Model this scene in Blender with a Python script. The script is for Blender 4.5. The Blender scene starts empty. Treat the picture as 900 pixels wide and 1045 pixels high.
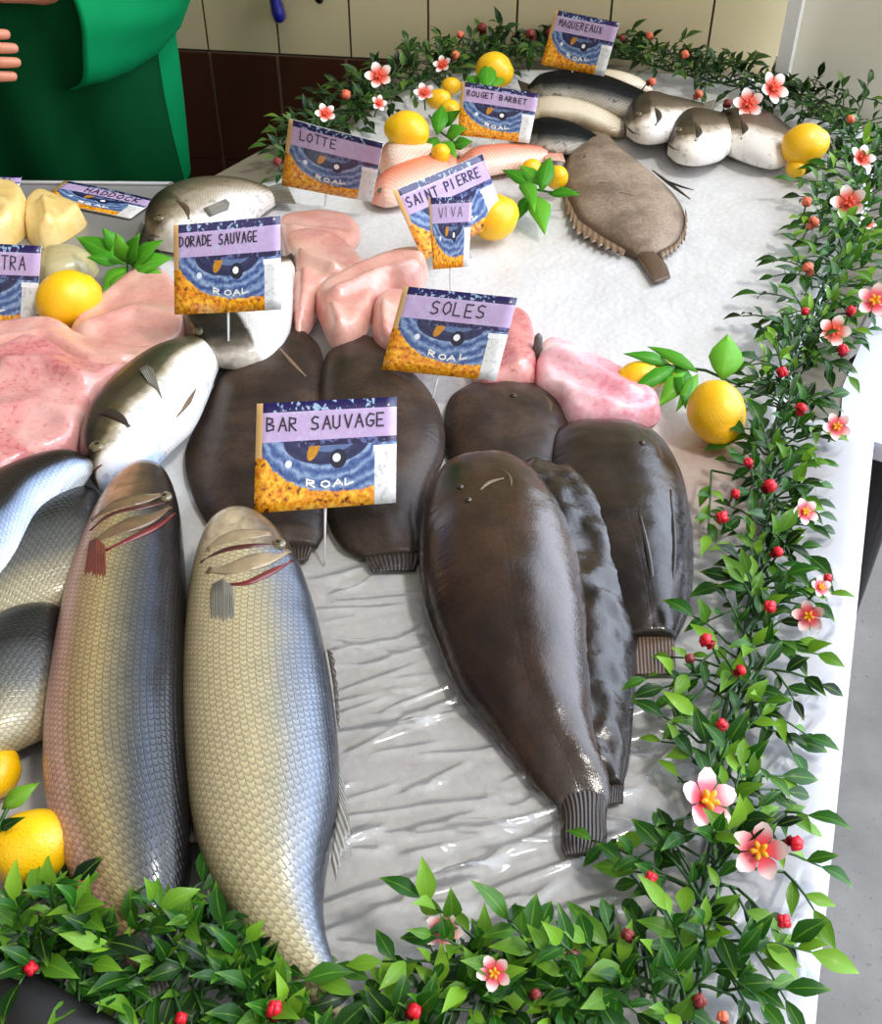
import bpy, bmesh, math, random
import numpy as np
from mathutils import Vector, Matrix, noise as mnoise
from mathutils.bvhtree import BVHTree
from mathutils.geometry import delaunay_2d_cdt

random.seed(7)
C = bpy.context.scene.collection
S = bpy.context.scene
FPX = 1165.0
PITCH = math.radians(41.3)
ZT = 0.85            # top of the ice
CAM = Vector((0, 0, 1.66))
SP, CP = math.sin(PITCH), math.cos(PITCH)


def ray(x, y):
    u = (x - 450) / FPX
    v = (y - 522.5) / FPX
    return Vector((u, CP - v * SP, -(SP + v * CP)))


def at(x, y, dz=0.0):
    d = ray(x, y)
    t = (CAM.z - (ZT + dz)) / -d.z
    return CAM + d * t


def at_y(x, y, Y):
    d = ray(x, y)
    return CAM + d * (Y / d.y)


# ------------------------------------------------------------------ objects
def tag(o, label=None, cat=None, group=None, kind=None):
    if label: o['label'] = label
    if cat: o['category'] = cat
    if group: o['group'] = group
    if kind: o['kind'] = kind
    return o


def empty(name, loc, label, cat, group=None):
    o = bpy.data.objects.new(name, None)
    o.empty_display_size = 0.02
    C.objects.link(o)
    o.location = loc
    return tag(o, label, cat, group)


def link(name, me, parent=None):
    o = bpy.data.objects.new(name, me)
    C.objects.link(o)
    if parent is not None:
        o.parent = parent
        # meshes are made in world coordinates
        o.matrix_parent_inverse = Matrix.Translation(world_loc(parent)).inverted()
    return o


def world_loc(o):
    # things sit unrotated; their parts are at the origin of the world
    if o.parent is None:
        return o.location.copy()
    return Vector((0, 0, 0))


class MB:
    """collects verts / faces / uvs for one mesh"""
    def __init__(s):
        s.v = []; s.f = []; s.u = []; s.w = []; s.mi = []

    def vert(s, p, uv=(0, 0), w=(0, 0)):
        s.v.append((p[0], p[1], p[2])); s.u.append(uv); s.w.append(w)
        return len(s.v) - 1

    def face(s, *idx, m=0):
        s.f.append(tuple(idx)); s.mi.append(m)

    def box(s, c, sx, sy, sz, R=None, m=0):
        R = R or Matrix.Identity(3)
        k = [s.vert(Vector(c) + R @ Vector((a * sx / 2, b * sy / 2, d * sz / 2)), (a * .5 + .5, b * .5 + .5))
             for d in (-1, 1) for b in (-1, 1) for a in (-1, 1)]
        for q in ((0, 2, 3, 1), (4, 5, 7, 6), (0, 1, 5, 4), (2, 6, 7, 3), (0, 4, 6, 2), (1, 3, 7, 5)):
            s.face(*[k[i] for i in q], m=m)

    def tube(s, pts, rad, n=8, m=0, flat=1.0):
        pts = [Vector(p) for p in pts]
        if not hasattr(rad, '__len__'): rad = [rad] * len(pts)
        rings = []
        for i, p in enumerate(pts):
            t = (pts[min(i + 1, len(pts) - 1)] - pts[max(i - 1, 0)])
            t = t.normalized() if t.length > 1e-9 else Vector((0, 0, 1))
            a = t.cross(Vector((0, 0, 1)))
            if a.length < 1e-3: a = t.cross(Vector((0, 1, 0)))
            a.normalize(); b = a.cross(t)
            rings.append([s.vert(p + (a * math.cos(q) + b * math.sin(q) * flat) * rad[i], (i / max(1, len(pts) - 1), q / 6.283))
                          for q in [6.28319 * k / n for k in range(n)]])
        for i in range(len(rings) - 1):
            for k in range(n):
                s.face(rings[i][k], rings[i][(k + 1) % n], rings[i + 1][(k + 1) % n], rings[i + 1][k], m=m)
        s.face(*rings[0], m=m)
        s.face(*rings[-1][::-1], m=m)

    def build(s, name, mats, parent=None, smooth=True, sub=0):
        me = bpy.data.meshes.new(name)
        me.from_pydata(s.v, [], s.f)
        if not isinstance(mats, (list, tuple)): mats = [mats]
        for m in mats: me.materials.append(m)
        li = np.zeros(len(me.loops), dtype=np.int32)
        me.loops.foreach_get('vertex_index', li)
        for nm, arr in (('uv', s.u), ('metric', s.w)):
            lay = me.uv_layers.new(name=nm)
            a = np.array(arr, dtype=np.float32)[li]
            lay.data.foreach_set('uv', a.ravel())
        me.polygons.foreach_set('material_index', s.mi)
        me.polygons.foreach_set('use_smooth', [smooth] * len(me.polygons))
        me.update()
        bm = bmesh.new(); bm.from_mesh(me)
        bmesh.ops.recalc_face_normals(bm, faces=bm.faces)
        bm.to_mesh(me); bm.free()
        o = link(name, me, parent)
        if sub:
            md = o.modifiers.new('sub', 'SUBSURF'); md.levels = md.render_levels = sub
        return o


# ------------------------------------------------------------------ materials
class Sock:
    def __init__(s, nt, k): s.nt, s.k = nt, k
    def _m(s, op, *o, clamp=False):
        n = s.nt.nodes.new('ShaderNodeMath'); n.operation = op; n.use_clamp = clamp
        for i, q in enumerate((s,) + o): put(s.nt, n.inputs[i], q)
        return Sock(s.nt, n.outputs[0])
    def __add__(s, o): return s._m('ADD', o)
    def __sub__(s, o): return s._m('SUBTRACT', o)
    def __mul__(s, o): return s._m('MULTIPLY', o)
    def __truediv__(s, o): return s._m('DIVIDE', o)
    def __rsub__(s, o): return (s * -1.0) + o
    __radd__ = __add__; __rmul__ = __mul__
    def gt(s, o): return s._m('GREATER_THAN', o)
    def lt(s, o): return s._m('LESS_THAN', o)
    def pw(s, o): return s._m('POWER', o)
    def mx(s, o): return s._m('MAXIMUM', o)
    def mn(s, o): return s._m('MINIMUM', o)
    def sq(s): return s * s
    def fn(s, op, *o): return s._m(op, *o)
    def step(s, a, b):      # smooth 0..1 between a and b
        n = s.nt.nodes.new('ShaderNodeMapRange'); n.interpolation_type = 'SMOOTHSTEP'
        put(s.nt, n.inputs[0], s); n.inputs[1].default_value = a; n.inputs[2].default_value = b
        return Sock(s.nt, n.outputs[0])


def put(nt, inp, q):
    if isinstance(q, Sock): nt.links.new(q.k, inp)
    elif isinstance(q, (tuple, list)): inp.default_value = tuple(q) + ((1,) if len(inp.default_value) == 4 and len(q) == 3 else ())
    else: inp.default_value = q


def lin(r, g, b):
    f = lambda c: (c / 255 / 12.92) if c <= 10 else ((c / 255 + .055) / 1.055) ** 2.4
    return (f(r), f(g), f(b))


class Mat:
    def __init__(s, name, rough=.5, spec=.5, metal=0., coat=0., sss=0.):
        s.m = bpy.data.materials.new(name); s.m.use_nodes = True
        s.nt = s.m.node_tree
        s.b = s.nt.nodes['Principled BSDF']
        s.out = s.nt.nodes['Material Output']
        s.set('Roughness', rough); s.set('Specular IOR Level', spec); s.set('Metallic', metal); s.set('Coat Weight', coat)
        s.set('Coat Roughness', .12)
        if sss:
            s.set('Subsurface Weight', sss); s.set('Subsurface Radius', (.01, .006, .004)); s.set('Subsurface Scale', 1.0)
    def node(s, t, **kw):
        n = s.nt.nodes.new(t)
        for k, v in kw.items(): setattr(n, k, v)
        return n
    def S(s, k): return Sock(s.nt, k)
    def set(s, nm, q): put(s.nt, s.b.inputs[nm], q); return s
    def uv(s, nm='uv'):
        n = s.node('ShaderNodeUVMap', uv_map=nm)
        x = s.node('ShaderNodeSeparateXYZ'); s.nt.links.new(n.outputs[0], x.inputs[0])
        return s.S(n.outputs[0]), s.S(x.outputs[0]), s.S(x.outputs[1])
    def pos(s):
        n = s.node('ShaderNodeTexCoord')
        x = s.node('ShaderNodeSeparateXYZ'); s.nt.links.new(n.outputs['Object'], x.inputs[0])
        return s.S(n.outputs['Object']), s.S(x.outputs[0]), s.S(x.outputs[1]), s.S(x.outputs[2])
    def noise(s, vec, scale, detail=3, rough=.55, dist=0., color=False):
        n = s.node('ShaderNodeTexNoise'); put(s.nt, n.inputs['Vector'], vec)
        n.inputs['Scale'].default_value = scale; n.inputs['Detail'].default_value = detail
        n.inputs['Roughness'].default_value = rough; n.inputs['Distortion'].default_value = dist
        return s.S(n.outputs[1 if color else 0])
    def voro(s, vec, scale, feat='F1', out='Distance'):
        n = s.node('ShaderNodeTexVoronoi', feature=feat); put(s.nt, n.inputs['Vector'], vec)
        n.inputs['Scale'].default_value = scale
        return s.S(n.outputs[out])
    def vec(s, x, y, z=0.):
        n = s.node('ShaderNodeCombineXYZ')
        for i, q in enumerate((x, y, z)): put(s.nt, n.inputs[i], q)
        return s.S(n.outputs[0])
    def ramp(s, fac, stops, interp='LINEAR'):
        n = s.node('ShaderNodeValToRGB'); e = n.color_ramp.elements; n.color_ramp.interpolation = interp
        while len(e) < len(stops): e.new(.5)
        for k, (p, c) in enumerate(sorted(stops, key=lambda q: q[0])):
            e[k].position = p; e[k].color = tuple(c) + (1,)
        put(s.nt, n.inputs[0], fac)
        return s.S(n.outputs[0])
    def mix(s, fac, a, b, blend='MIX'):
        n = s.node('ShaderNodeMix', data_type='RGBA', blend_type=blend)
        put(s.nt, n.inputs[0], fac); put(s.nt, n.inputs[6], a); put(s.nt, n.inputs[7], b)
        return s.S(n.outputs[2])
    def bump(s, h, strength=.3, dist=.002):
        n = s.node('ShaderNodeBump'); n.inputs['Strength'].default_value = strength; n.inputs['Distance'].default_value = dist
        put(s.nt, n.inputs['Height'], h)
        put(s.nt, s.b.inputs['Normal'], s.S(n.outputs[0]))
        put(s.nt, s.b.inputs['Coat Normal'], s.S(n.outputs[0]))
        return s
    def col(s, c): return s.set('Base Color', c)


def plain(name, c, rough=.5, metal=0., var=.12, scale=30, bump=0., coat=0., spec=.5, sss=0.):
    M = Mat(name, rough, spec, metal, coat, sss)
    p = M.pos()[0]
    n = M.noise(p, scale)
    M.col(M.mix(n, tuple(x * (1 - var) for x in c), tuple(min(1, x * (1 + var)) for x in c)))
    if bump: M.bump(n, bump)
    return M.m


def fish_mat(name, stops, head_stops, head_end=.2, scale=.0062, rough=.3, metal=.25, line=.45, nz=.06, spots=0., coat=.35, speck=None, spec=.4):
    M = Mat(name, rough, spec, metal, coat)
    uvv, s_, v_ = M.uv('uv'); mv, ma, mb = M.uv('metric')
    p = M.pos()[0]
    n1 = M.noise(p, 22, 4); n2 = M.noise(p, 140, 3)
    vv = v_ + (n1 - .5) * nz * 2
    body = M.ramp(vv, stops)
    head = M.mix(.55, M.ramp(vv, head_stops), M.ramp(M.noise(p, 48, 5, dist=1.2), [(.34, (.16, .16, .16)), (.66, (.72, .72, .72))]), 'OVERLAY')
    headf = (s_ + (n1 - .5) * .04).step(head_end - .015, head_end + .015)
    jx = (n2 - .5) * .3
    row = (mb / scale + jx).fn('FLOOR'); fb = (mb / scale + jx).fn('FRACT') - .5
    fr = (ma / (scale * .95) + row * .5 + fb.sq() * 1.6 + jx).fn('FRACT')
    edge = fr.step(.0, .22) * (fb.fn('ABSOLUTE').step(.5, .36) * .75 + .25)
    sc = edge * (fr * -.35 + 1.0)
    body2 = M.mix(1.0, body, M.ramp(fr, [(.15, (1, 1, 1)), (.5, (.92, .92, .92)), (1., (.62, .62, .62))]), 'MULTIPLY')
    scaled = M.mix(sc * line + (1 - line), M.mix(.8, body2, (.012, .012, .014)), M.mix(.12, body2, body2, 'ADD'))
    c = M.mix(headf, head, scaled)
    c = M.mix(.3, c, M.ramp(n2, [(.3, (.35, .35, .35)), (.7, (.65, .65, .65))]), 'OVERLAY')
    if spots:
        sp = M.noise(p, 60, 2).step(.58, .66) * spots
        c = M.mix(sp, c, (.02, .02, .02))
    if speck:
        c = M.mix(M.noise(p, 300, 2).step(.60, .70) * .7, c, speck)
    M.col(c)
    M.bump(sc * headf * .7 + n2 * .5, .35, .0012)
    return M.m


def flat_mat(name, c1, c2, rough=.3, coat=.6, vein=.0, fringe=None, spec=.3):
    M = Mat(name, rough, spec, 0., coat)
    uvv, s_, v_ = M.uv('uv'); mv, ma, mb = M.uv('metric')
    p = M.pos()[0]
    n1 = M.noise(p, 14, 4); n2 = M.noise(p, 220, 3); n3 = M.noise(p, 700, 2)
    c = M.mix(n1.step(.32, .68), c1, c2)
    c = M.mix(.5, c, M.ramp(n2, [(.35, (.3, .3, .3)), (.65, (.68, .68, .68))]), 'OVERLAY')
    # wrinkled skin: short folds across the body near its edges
    e = ((v_ - .5).fn('ABSOLUTE')).step(.27, .42)
    wr = M.noise(M.vec(ma * 1.0, mb * .18), 85, 3, dist=.6)
    ln = ((v_ - .5) * 60.).fn('ABSOLUTE').step(1.2, .2)
    c = M.mix(ln * .12 * s_.step(.15, .25), c, tuple(x * .35 for x in c1))
    if fringe:
        c = M.mix(((v_ - .5).fn('ABSOLUTE')).step(.40, .47), c, fringe)
    M.col(c)
    M.set('Roughness', n1 * .14 + rough)
    M.bump(n2 * .35 + n3 * .25 + wr * e * 1.6 - ln * .1, .35, .002)
    return M.m


def M_mid(a, b): return tuple((x + y) / 2 for x, y in zip(a, b))


def flesh_mat(name, pale, pink, red, amt=.5):
    M = Mat(name, .28, .5, 0., .5, .25)
    p, x, y, z = M.pos()
    n1 = M.noise(p, 11, 4, dist=.8); n2 = M.noise(p, 160, 4); n3 = M.noise(M.vec(x * 1.0, y * 2.4, z), 45, 3, dist=1.2)
    c = M.ramp(n1, [(.3, pale), (.55, pink), (.85, M_mid(pink, red))])
    c = M.mix((n2 * .75 + n1 * .45).step(.58, .80) * amt, c, red)
    c = M.mix(n3.step(.58, .72) * .35, c, pale)
    M.col(c); M.bump(n2 * .4 + n3 * .8, .3, .002)
    return M.m


def leaf_mat(name, dark, mid, light):
    M = Mat(name, .42, .3, 0., .05)
    uvv, a, r = M.uv('uv'); mv, cr, rr = M.uv('metric')
    c = M.ramp(rr, [(.0, dark), (.5, mid), (1., light)])
    c = M.mix(a.step(.75, 1.0) * .35, c, light)
    c = M.mix((cr - .5).fn('ABSOLUTE').step(.06, .0) * .4, c, light)
    M.col(c)
    # thin plastic leaves let some light through
    tr = M.node('ShaderNodeBsdfTranslucent'); put(M.nt, tr.inputs[0], c)
    mx = M.node('ShaderNodeMixShader'); mx.inputs[0].default_value = .22
    M.nt.links.new(M.b.outputs[0], mx.inputs[1]); M.nt.links.new(tr.outputs[0], mx.inputs[2])
    M.nt.links.new(mx.outputs[0], M.out.inputs[0])
    return M.m


def lemon_mat():
    M = Mat('lemon_peel', .38, .5, 0., .2, .1)
    p = M.pos()[0]
    n = M.noise(p, 25, 2); v = M.voro(p, 420)
    M.col(M.mix(n, lin(240, 170, 4), lin(255, 212, 14)))
    M.bump(v, .25, .0012)
    return M.m


def card_mat():
    M = Mat('price_card_print', .3, .5, 0., .35)
    uvv, u, v = M.uv('uv'); mv, r1, r2 = M.uv('metric')
    q = M.vec(u * 1.45 + r1 * 7., v, r1)
    n1 = M.noise(q, 9, 4); n2 = M.noise(q, 20, 2); n3 = M.noise(q, 12, 4, dist=1.5)
    ell = lambda cx, cy, ax, ay: ((u - cx) / ax).sq() + ((v - cy) / ay).sq()
    rad = (((u - .5) * 1.3).sq() + ((v - .95) * 1.).sq()).fn('SQRT')
    sw = ((rad * 62. + n1 * 9.).fn('SINE') * .25 + .5) * .55 + n3 * .45
    blue = M.ramp(sw, [(.28, lin(38, 52, 108)), (.42, lin(72, 98, 150)), (.56, lin(104, 130, 172)), (.72, lin(160, 180, 204))])
    c = blue
    # dark arc inside the blue, as a hull
    hull = ell(.5, .62, .30, .21).lt(1.) * v.lt(.645)
    c = M.mix(hull * .92, c, lin(26, 22, 66))
    c = M.mix(ell(.53, .72, .22, .2).lt(1.) * v.lt(.6), c, M.mix(n2, lin(60, 84, 136), lin(110, 130, 165)))
    c = M.mix(ell(.585, .455, .06, .09).lt(1.), c, lin(18, 20, 46))
    c = M.mix(ell(.575, .465, .028, .04).lt(1.), c, lin(240, 240, 245))
    c = M.mix(ell(.235, .43, .024, .035).lt(1.), c, lin(225, 230, 240))
    fig = (((u - .41) - (v - .55) * .25) / .038).sq() + ((v - .55) / .1).sq()
    c = M.mix(fig.lt(1.), c, M.mix(n2, lin(225, 160, 20), lin(150, 90, 20)))
    # orange shoal along the left and the bottom
    arc = ((u * -5.2).fn('EXPONENT')) * .52 + .12 + (n2 - .5) * .08 + (u - .4).mx(0.).sq() * .25
    orange = M.ramp(n2, [(.3, lin(70, 34, 12)), (.38, lin(196, 116, 14)), (.52, lin(242, 164, 18)), (.7, lin(252, 204, 70))])
    orange = M.mix(n1.step(.5, .62) * .45, orange, lin(226, 110, 30))
    c = M.mix((arc - v).step(-.01, .01), c, orange)
    # white label at the lower right
    lab = u.gt(.845) * v.lt(.50)
    labc = M.mix(n2.step(.55, .62) * .3, lin(222, 222, 220), lin(120, 120, 130))
    c = M.mix(lab, c, labc)
    c = M.mix(u.gt(.835) * v.gt(.5) * v.lt(.56), c, lin(238, 238, 242))
    c = M.mix(v.gt(.585) * v.lt(.64) * u.gt(.30), c, M.mix(n2.step(.5, .6), lin(28, 22, 64), lin(90, 96, 150)))
    # lavender band with the name
    lav = M.mix(n1, lin(172, 148, 192), lin(202, 176, 212))
    lav = M.mix(n3.step(.52, .66) * .5 * u.lt(.85), lav, lin(190, 200, 220))
    c = M.mix(v.gt(.64), c, lav)
    # navy strip along the top, broken up by pale print and painted film reflections
    c = M.mix(v.gt(.91), c, M.mix(n2.step(.54, .62) * u.gt(.12) * u.lt(.84), lin(26, 16, 74), lin(150, 176, 200)))
    c = M.mix(u.lt(.045) * v.gt(.5), c, lin(240, 196, 130))
    M.col(c)
    return M.m


def ice_mat():
    M = Mat('crushed_ice', .32, .5, 0., .1)
    p, x, y, z = M.pos()
    v = M.voro(p, 95); n = M.noise(p, 7, 4); n2 = M.noise(p, 160, 3)
    c = M.mix(n, lin(204, 204, 205), lin(229, 228, 225))
    c = M.mix(v.step(.1, .5) * .25, c, lin(188, 190, 194))
    # diluted pink run-off beside the fillets and the flatfish
    bl = lambda cx, cy, r: ((x - cx).sq() + (y - cy).sq()).fn('SQRT').step(r, r * .3)
    q = at(700, 480); w = at(470, 660)
    c = M.mix(bl(q.x, q.y, .15) * .35, c, lin(232, 180, 150))
    M.col(c); M.bump(v * .6 + n2 * .5, .35, .004)
    M.set('Subsurface Weight', .0)
    return M.m


def film_mat():
    M = Mat('clear_film', .1, .5)
    p = M.pos()[0]
    n = M.noise(p, 60, 3)
    M.bump(n, .15, .002)
    M.col((.9, .9, .92)); M.set('Roughness', .12)
    tr = M.node('ShaderNodeBsdfTransparent'); tr.inputs[0].default_value = (.97, .965, .955, 1)
    gl = M.node('ShaderNodeBsdfGlossy'); gl.inputs['Roughness'].default_value = .1
    lw = M.node('ShaderNodeFresnel'); lw.inputs[0].default_value = 1.5
    mx = M.node('ShaderNodeMixShader')
    put(M.nt, mx.inputs[0], M.S(lw.outputs[0]) * 1.0 + .03)
    M.nt.links.new(tr.outputs[0], mx.inputs[1]); M.nt.links.new(gl.outputs[0], mx.inputs[2])
    M.nt.links.new(mx.outputs[0], M.out.inputs[0])
    return M.m


def concrete_mat():
    M = Mat('concrete', .85, .3)
    p = M.pos()[0]
    n = M.noise(p, 5, 6, .65); n2 = M.noise(p, 90, 4)
    c = M.mix(n, lin(92, 90, 88), lin(150, 148, 146))
    c = M.mix(n2.step(.62, .7) * .5, c, lin(84, 82, 80))
    M.col(c); M.bump(n2, .2)
    return M.m


# ------------------------------------------------------------------ lofts
def crom(P, n):
    """Catmull-Rom through rows of P, n samples spread by chord length"""
    P = np.array(P, dtype=float)
    d = np.r_[0, np.cumsum(np.maximum(1e-5, np.linalg.norm(np.diff(P[:, :6], axis=0), axis=1)))]
    t = np.linspace(0, d[-1], n)
    out = np.zeros((n, P.shape[1]))
    m = np.zeros_like(P)
    for i in range(len(P)):
        a, b = max(0, i - 1), min(len(P) - 1, i + 1)
        m[i] = (P[b] - P[a]) / (d[b] - d[a])
    for k, q in enumerate(t):
        i = min(len(P) - 2, max(0, np.searchsorted(d, q, side='right') - 1))
        h = d[i + 1] - d[i]; s = (q - d[i]) / h
        out[k] = ((2 * s**3 - 3 * s**2 + 1) * P[i] + (s**3 - 2 * s**2 + s) * h * m[i]
                  + (-2 * s**3 + 3 * s**2) * P[i + 1] + (s**3 - s**2) * h * m[i + 1])
    return out


def sstep(x, a, b):
    t = min(1, max(0, (x - a) / (b - a))); return t * t * (3 - 2 * t)


def loft(name, st, zb, mat, parent=None, prof='round', n=56, m=22, bumpy=0., freq=30, cap=True, brim=.004, sub=0, drape=None, s0=0., s1=1.):
    """a body lying on the ice. st rows: left px, left py, right px, right py, thickness[, base height]"""
    rows = []
    for q in st:
        T = q[4]; z = q[5] if len(q) > 5 else zb
        hz = z + T * (.42 if prof == 'round' else .2)
        L, R = at(q[0], q[1], hz), at(q[2], q[3], hz)
        rows.append([L.x, L.y, z, R.x, R.y, z, T])
    W = crom(rows, n)
    mb = MB()
    rings = []
    arc = 0; prev = None
    for i in range(n):
        L = Vector(W[i, 0:3]); R = Vector(W[i, 3:6]); T = max(.002, W[i, 6])
        mid = (L + R) / 2; half = (R - L) / 2
        if prev is not None: arc += (mid - prev).length
        prev = mid.copy()
        ring = []
        s = s0 + (s1 - s0) * i / (n - 1)
        wid = half.length
        for top in (1, 0):
            for k in range(m + 1) if top else range(m - 1, 0, -1):
                a = math.pi * k / m
                c = -math.cos(a)
                sn = math.sqrt(max(0, 1 - c * c))
                if prof == 'round':
                    z = .42 * T + (.58 * T * sn ** .85 if top else -.42 * T * sn ** .6)
                else:
                    e = 1 - abs(c)
                    b = min(brim, T)
                    q_ = min(1, max(0, (e - .05) / .8)); z = (b * min(1, e / .04) ** .5 + (T - b) * (1 - (1 - q_) ** 2) ** .75 if top else 0.)
                p = mid + half * c
                p.z = ZT + mid.z + z
                if bumpy and top:
                    p.z += bumpy * sn * (mnoise.noise(p * freq) + .5 * mnoise.noise(p * freq * 2.3))
                if drape: p.z += drape(p)
                ring.append(mb.vert(p, (s, (c + 1) / 2), (arc, wid * (a if top else 2 * math.pi - a))))
        rings.append(ring)
    K = len(rings[0])
    for i in range(n - 1):
        for k in range(K):
            mb.face(rings[i][k], rings[i][(k + 1) % K], rings[i + 1][(k + 1) % K], rings[i + 1][k])
    for rg, i in ((rings[0], 0), (rings[-1], n - 1)):
        cen = sum((Vector(mb.v[k]) for k in rg), Vector()) / K
        ci = mb.vert(cen, (s0 if i == 0 else s1, .5), (mb.w[rg[0]][0], mb.w[rg[m // 2]][1]))
        for k in range(K): mb.face(rg[k], rg[(k + 1) % K], ci)
    if name == 'body' and parent is not None:
        BVH[parent.name] = BVHTree.FromPolygons([Vector(v) for v in mb.v], mb.f)
    return mb.build(name, mat, parent, sub=sub)


BVH = {}


def surf(parent, x, y, dz, lift=0.):
    b = BVH.get(parent.name) if parent is not None else None
    if b:
        hit = b.ray_cast(CAM, ray(x, y).normalized())
        if hit[0] is not None: return hit[0] + hit[1] * lift
    return at(x, y, dz)


def base_of(px, z=0.): return at(px[0], px[1], z)


def smooth_poly(pts, n=6):
    P = [Vector(p) for p in pts]; N = len(P); out = []
    for i in range(N):
        a, b, c, d = P[i - 1], P[i], P[(i + 1) % N], P[(i + 2) % N]
        for k in range(n):
            t = k / n
            out.append(.5 * ((2 * b) + (c - a) * t + (2 * a - 5 * b + 4 * c - d) * t * t + (3 * b - a - 3 * c + d) * t**3))
    return out


def pillow(name, poly, zb, T, mat, parent=None, edge=.02, ridges=(), rough=.004, freq=22, step=.007, smooth=5, height=None, px=True, z_of=None):
    """a soft slab over an outline, higher inside, with ridges along polylines"""
    P = [at(x, y, zb + T * .3).xy for x, y in poly] if px else [Vector(q) for q in poly]
    if smooth: P = smooth_poly(P, smooth)
    A = np.array([[p.x, p.y] for p in P]); B = np.roll(A, -1, axis=0)
    def dist(q):
        d = B - A; t = np.clip(((q - A) * d).sum(1) / np.maximum(1e-12, (d * d).sum(1)), 0, 1)
        return np.sqrt((((A + d * t[:, None]) - q) ** 2).sum(1).min())
    def inside(q):
        c = (A[:, 1] > q[1]) != (B[:, 1] > q[1])
        xx = A[:, 0] + (q[1] - A[:, 1]) / np.where(B[:, 1] == A[:, 1], 1e-12, B[:, 1] - A[:, 1]) * (B[:, 0] - A[:, 0])
        return (c & (q[0] < xx)).sum() % 2 == 1
    pts = list(P)
    lo, hi = A.min(0), A.max(0)
    y = lo[1]; r = 0
    while y < hi[1]:
        x = lo[0] + (step / 2 if r % 2 else 0)
        while x < hi[0]:
            q = np.array([x, y])
            if inside(q) and dist(q) > step * .45: pts.append(Vector((x, y)))
            x += step
        y += step * .87; r += 1
    nb = len(P)
    edges = [(i, (i + 1) % nb) for i in range(nb)]
    V, E, F, *_ = delaunay_2d_cdt(pts, edges, [], 1, 1e-6)
    rl = []
    for pl, amp, w in ridges:
        R = [at(x, yy, zb + T).xy for x, yy in pl] if px else [Vector(k) for k in pl]
        rl.append((np.array([[k.x, k.y] for k in R]), amp, w))
    mb = MB(); top = []; bot = []
    for v in V:
        q = np.array([v.x, v.y]); d = dist(q)
        e = min(1, d / edge)
        h = T * (1 - (1 - e) ** 2) ** .5
        w3 = Vector((v.x, v.y, 0))
        h += rough * e * (mnoise.noise(w3 * freq) + .6 * mnoise.noise(w3 * freq * 2.7 + Vector((3, 1, 7))))
        for RR, amp, w in rl:
            a_, b_ = RR[:-1], RR[1:]; dd = b_ - a_
            t = np.clip(((q - a_) * dd).sum(1) / (dd * dd).sum(1), 0, 1)
            ds = np.sqrt((((a_ + dd * t[:, None]) - q) ** 2).sum(1).min())
            h += amp * math.exp(-(ds / w) ** 2) * e
        if height: h += height(v) * e
        z0 = ZT + zb + (z_of(v) if z_of else 0)
        top.append(mb.vert((v.x, v.y, z0 + max(.0015, h)), (v.x, v.y), (e, 0)))
        bot.append(mb.vert((v.x, v.y, z0), (v.x, v.y), (e, 0)))
    cnt = {}
    for f in F:
        mb.face(*[top[i] for i in f]); mb.face(*[bot[i] for i in f[::-1]])
        for i in range(len(f)):
            k = (f[i], f[(i + 1) % len(f)])
            if (k[1], k[0]) in cnt: del cnt[(k[1], k[0])]
            else: cnt[k] = 1
    for a, b in cnt: mb.face(top[b], top[a], bot[a], bot[b])
    return mb.build(name, mat, parent)


def slab(name, poly_xy, z0, z1, mat, parent=None):
    mb = MB(); n = len(poly_xy)
    a = [mb.vert((p[0], p[1], z0), (p[0], p[1])) for p in poly_xy]
    b = [mb.vert((p[0], p[1], z1), (p[0], p[1])) for p in poly_xy]
    mb.face(*a[::-1]); mb.face(*b)
    for i in range(n): mb.face(a[i], a[(i + 1) % n], b[(i + 1) % n], b[i])
    return mb.build(name, mat, parent, smooth=False)


exec_parts = None
# ================================================================== MATERIALS
GREEN = lambda r, g, b: lin(r, g, b)
m_ice = ice_mat(); m_film = film_mat(); m_card = card_mat(); m_lemon = lemon_mat()
m_leaf = leaf_mat('garland_leaf', lin(10, 34, 8), lin(38, 94, 20), lin(140, 190, 50))
m_leaf_d = leaf_mat('far_garland_leaf', lin(12, 28, 10), lin(34, 70, 24), lin(104, 136, 50))
m_leaf_b = leaf_mat('lemon_leaf', lin(42, 110, 24), lin(74, 160, 34), lin(136, 206, 60))
m_stem = plain('green_stem', lin(44, 84, 34), .5)
m_steel = plain('stainless_steel', lin(150, 148, 146), .42, .35, .06, 12)
m_steel_w = plain('worn_steel_edge', lin(128, 120, 106), .5, .2, .1, 14)
m_white = plain('white_board', lin(226, 228, 236), .45, 0, .03, 8)
m_lav = plain('pale_grey_board', lin(204, 206, 222), .5, 0, .03, 5)
m_corner_dark = plain('corner_dark', lin(14, 13, 13), .6)  # black of the bar that stands for darkness beyond the counter corner
m_ink = plain('black_marker_ink', lin(40, 28, 54), .5, var=.05)
m_wht = plain('white_print', lin(236, 234, 226), .45, var=.04)
m_pick = plain('clear_plastic_pick', lin(222, 224, 226), .2, var=.02, coat=.5)
m_eye = plain('eye_black', (.006, .006, .008), .08, var=.1, coat=1.)
m_iris = plain('eye_iris', lin(96, 86, 56), .2, var=.2, scale=200, coat=1.)
m_gill = plain('gill_red', lin(104, 26, 24), .35, var=.7, scale=120, coat=.6)
m_black = plain('black_plastic', lin(12, 12, 14), .35)

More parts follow.
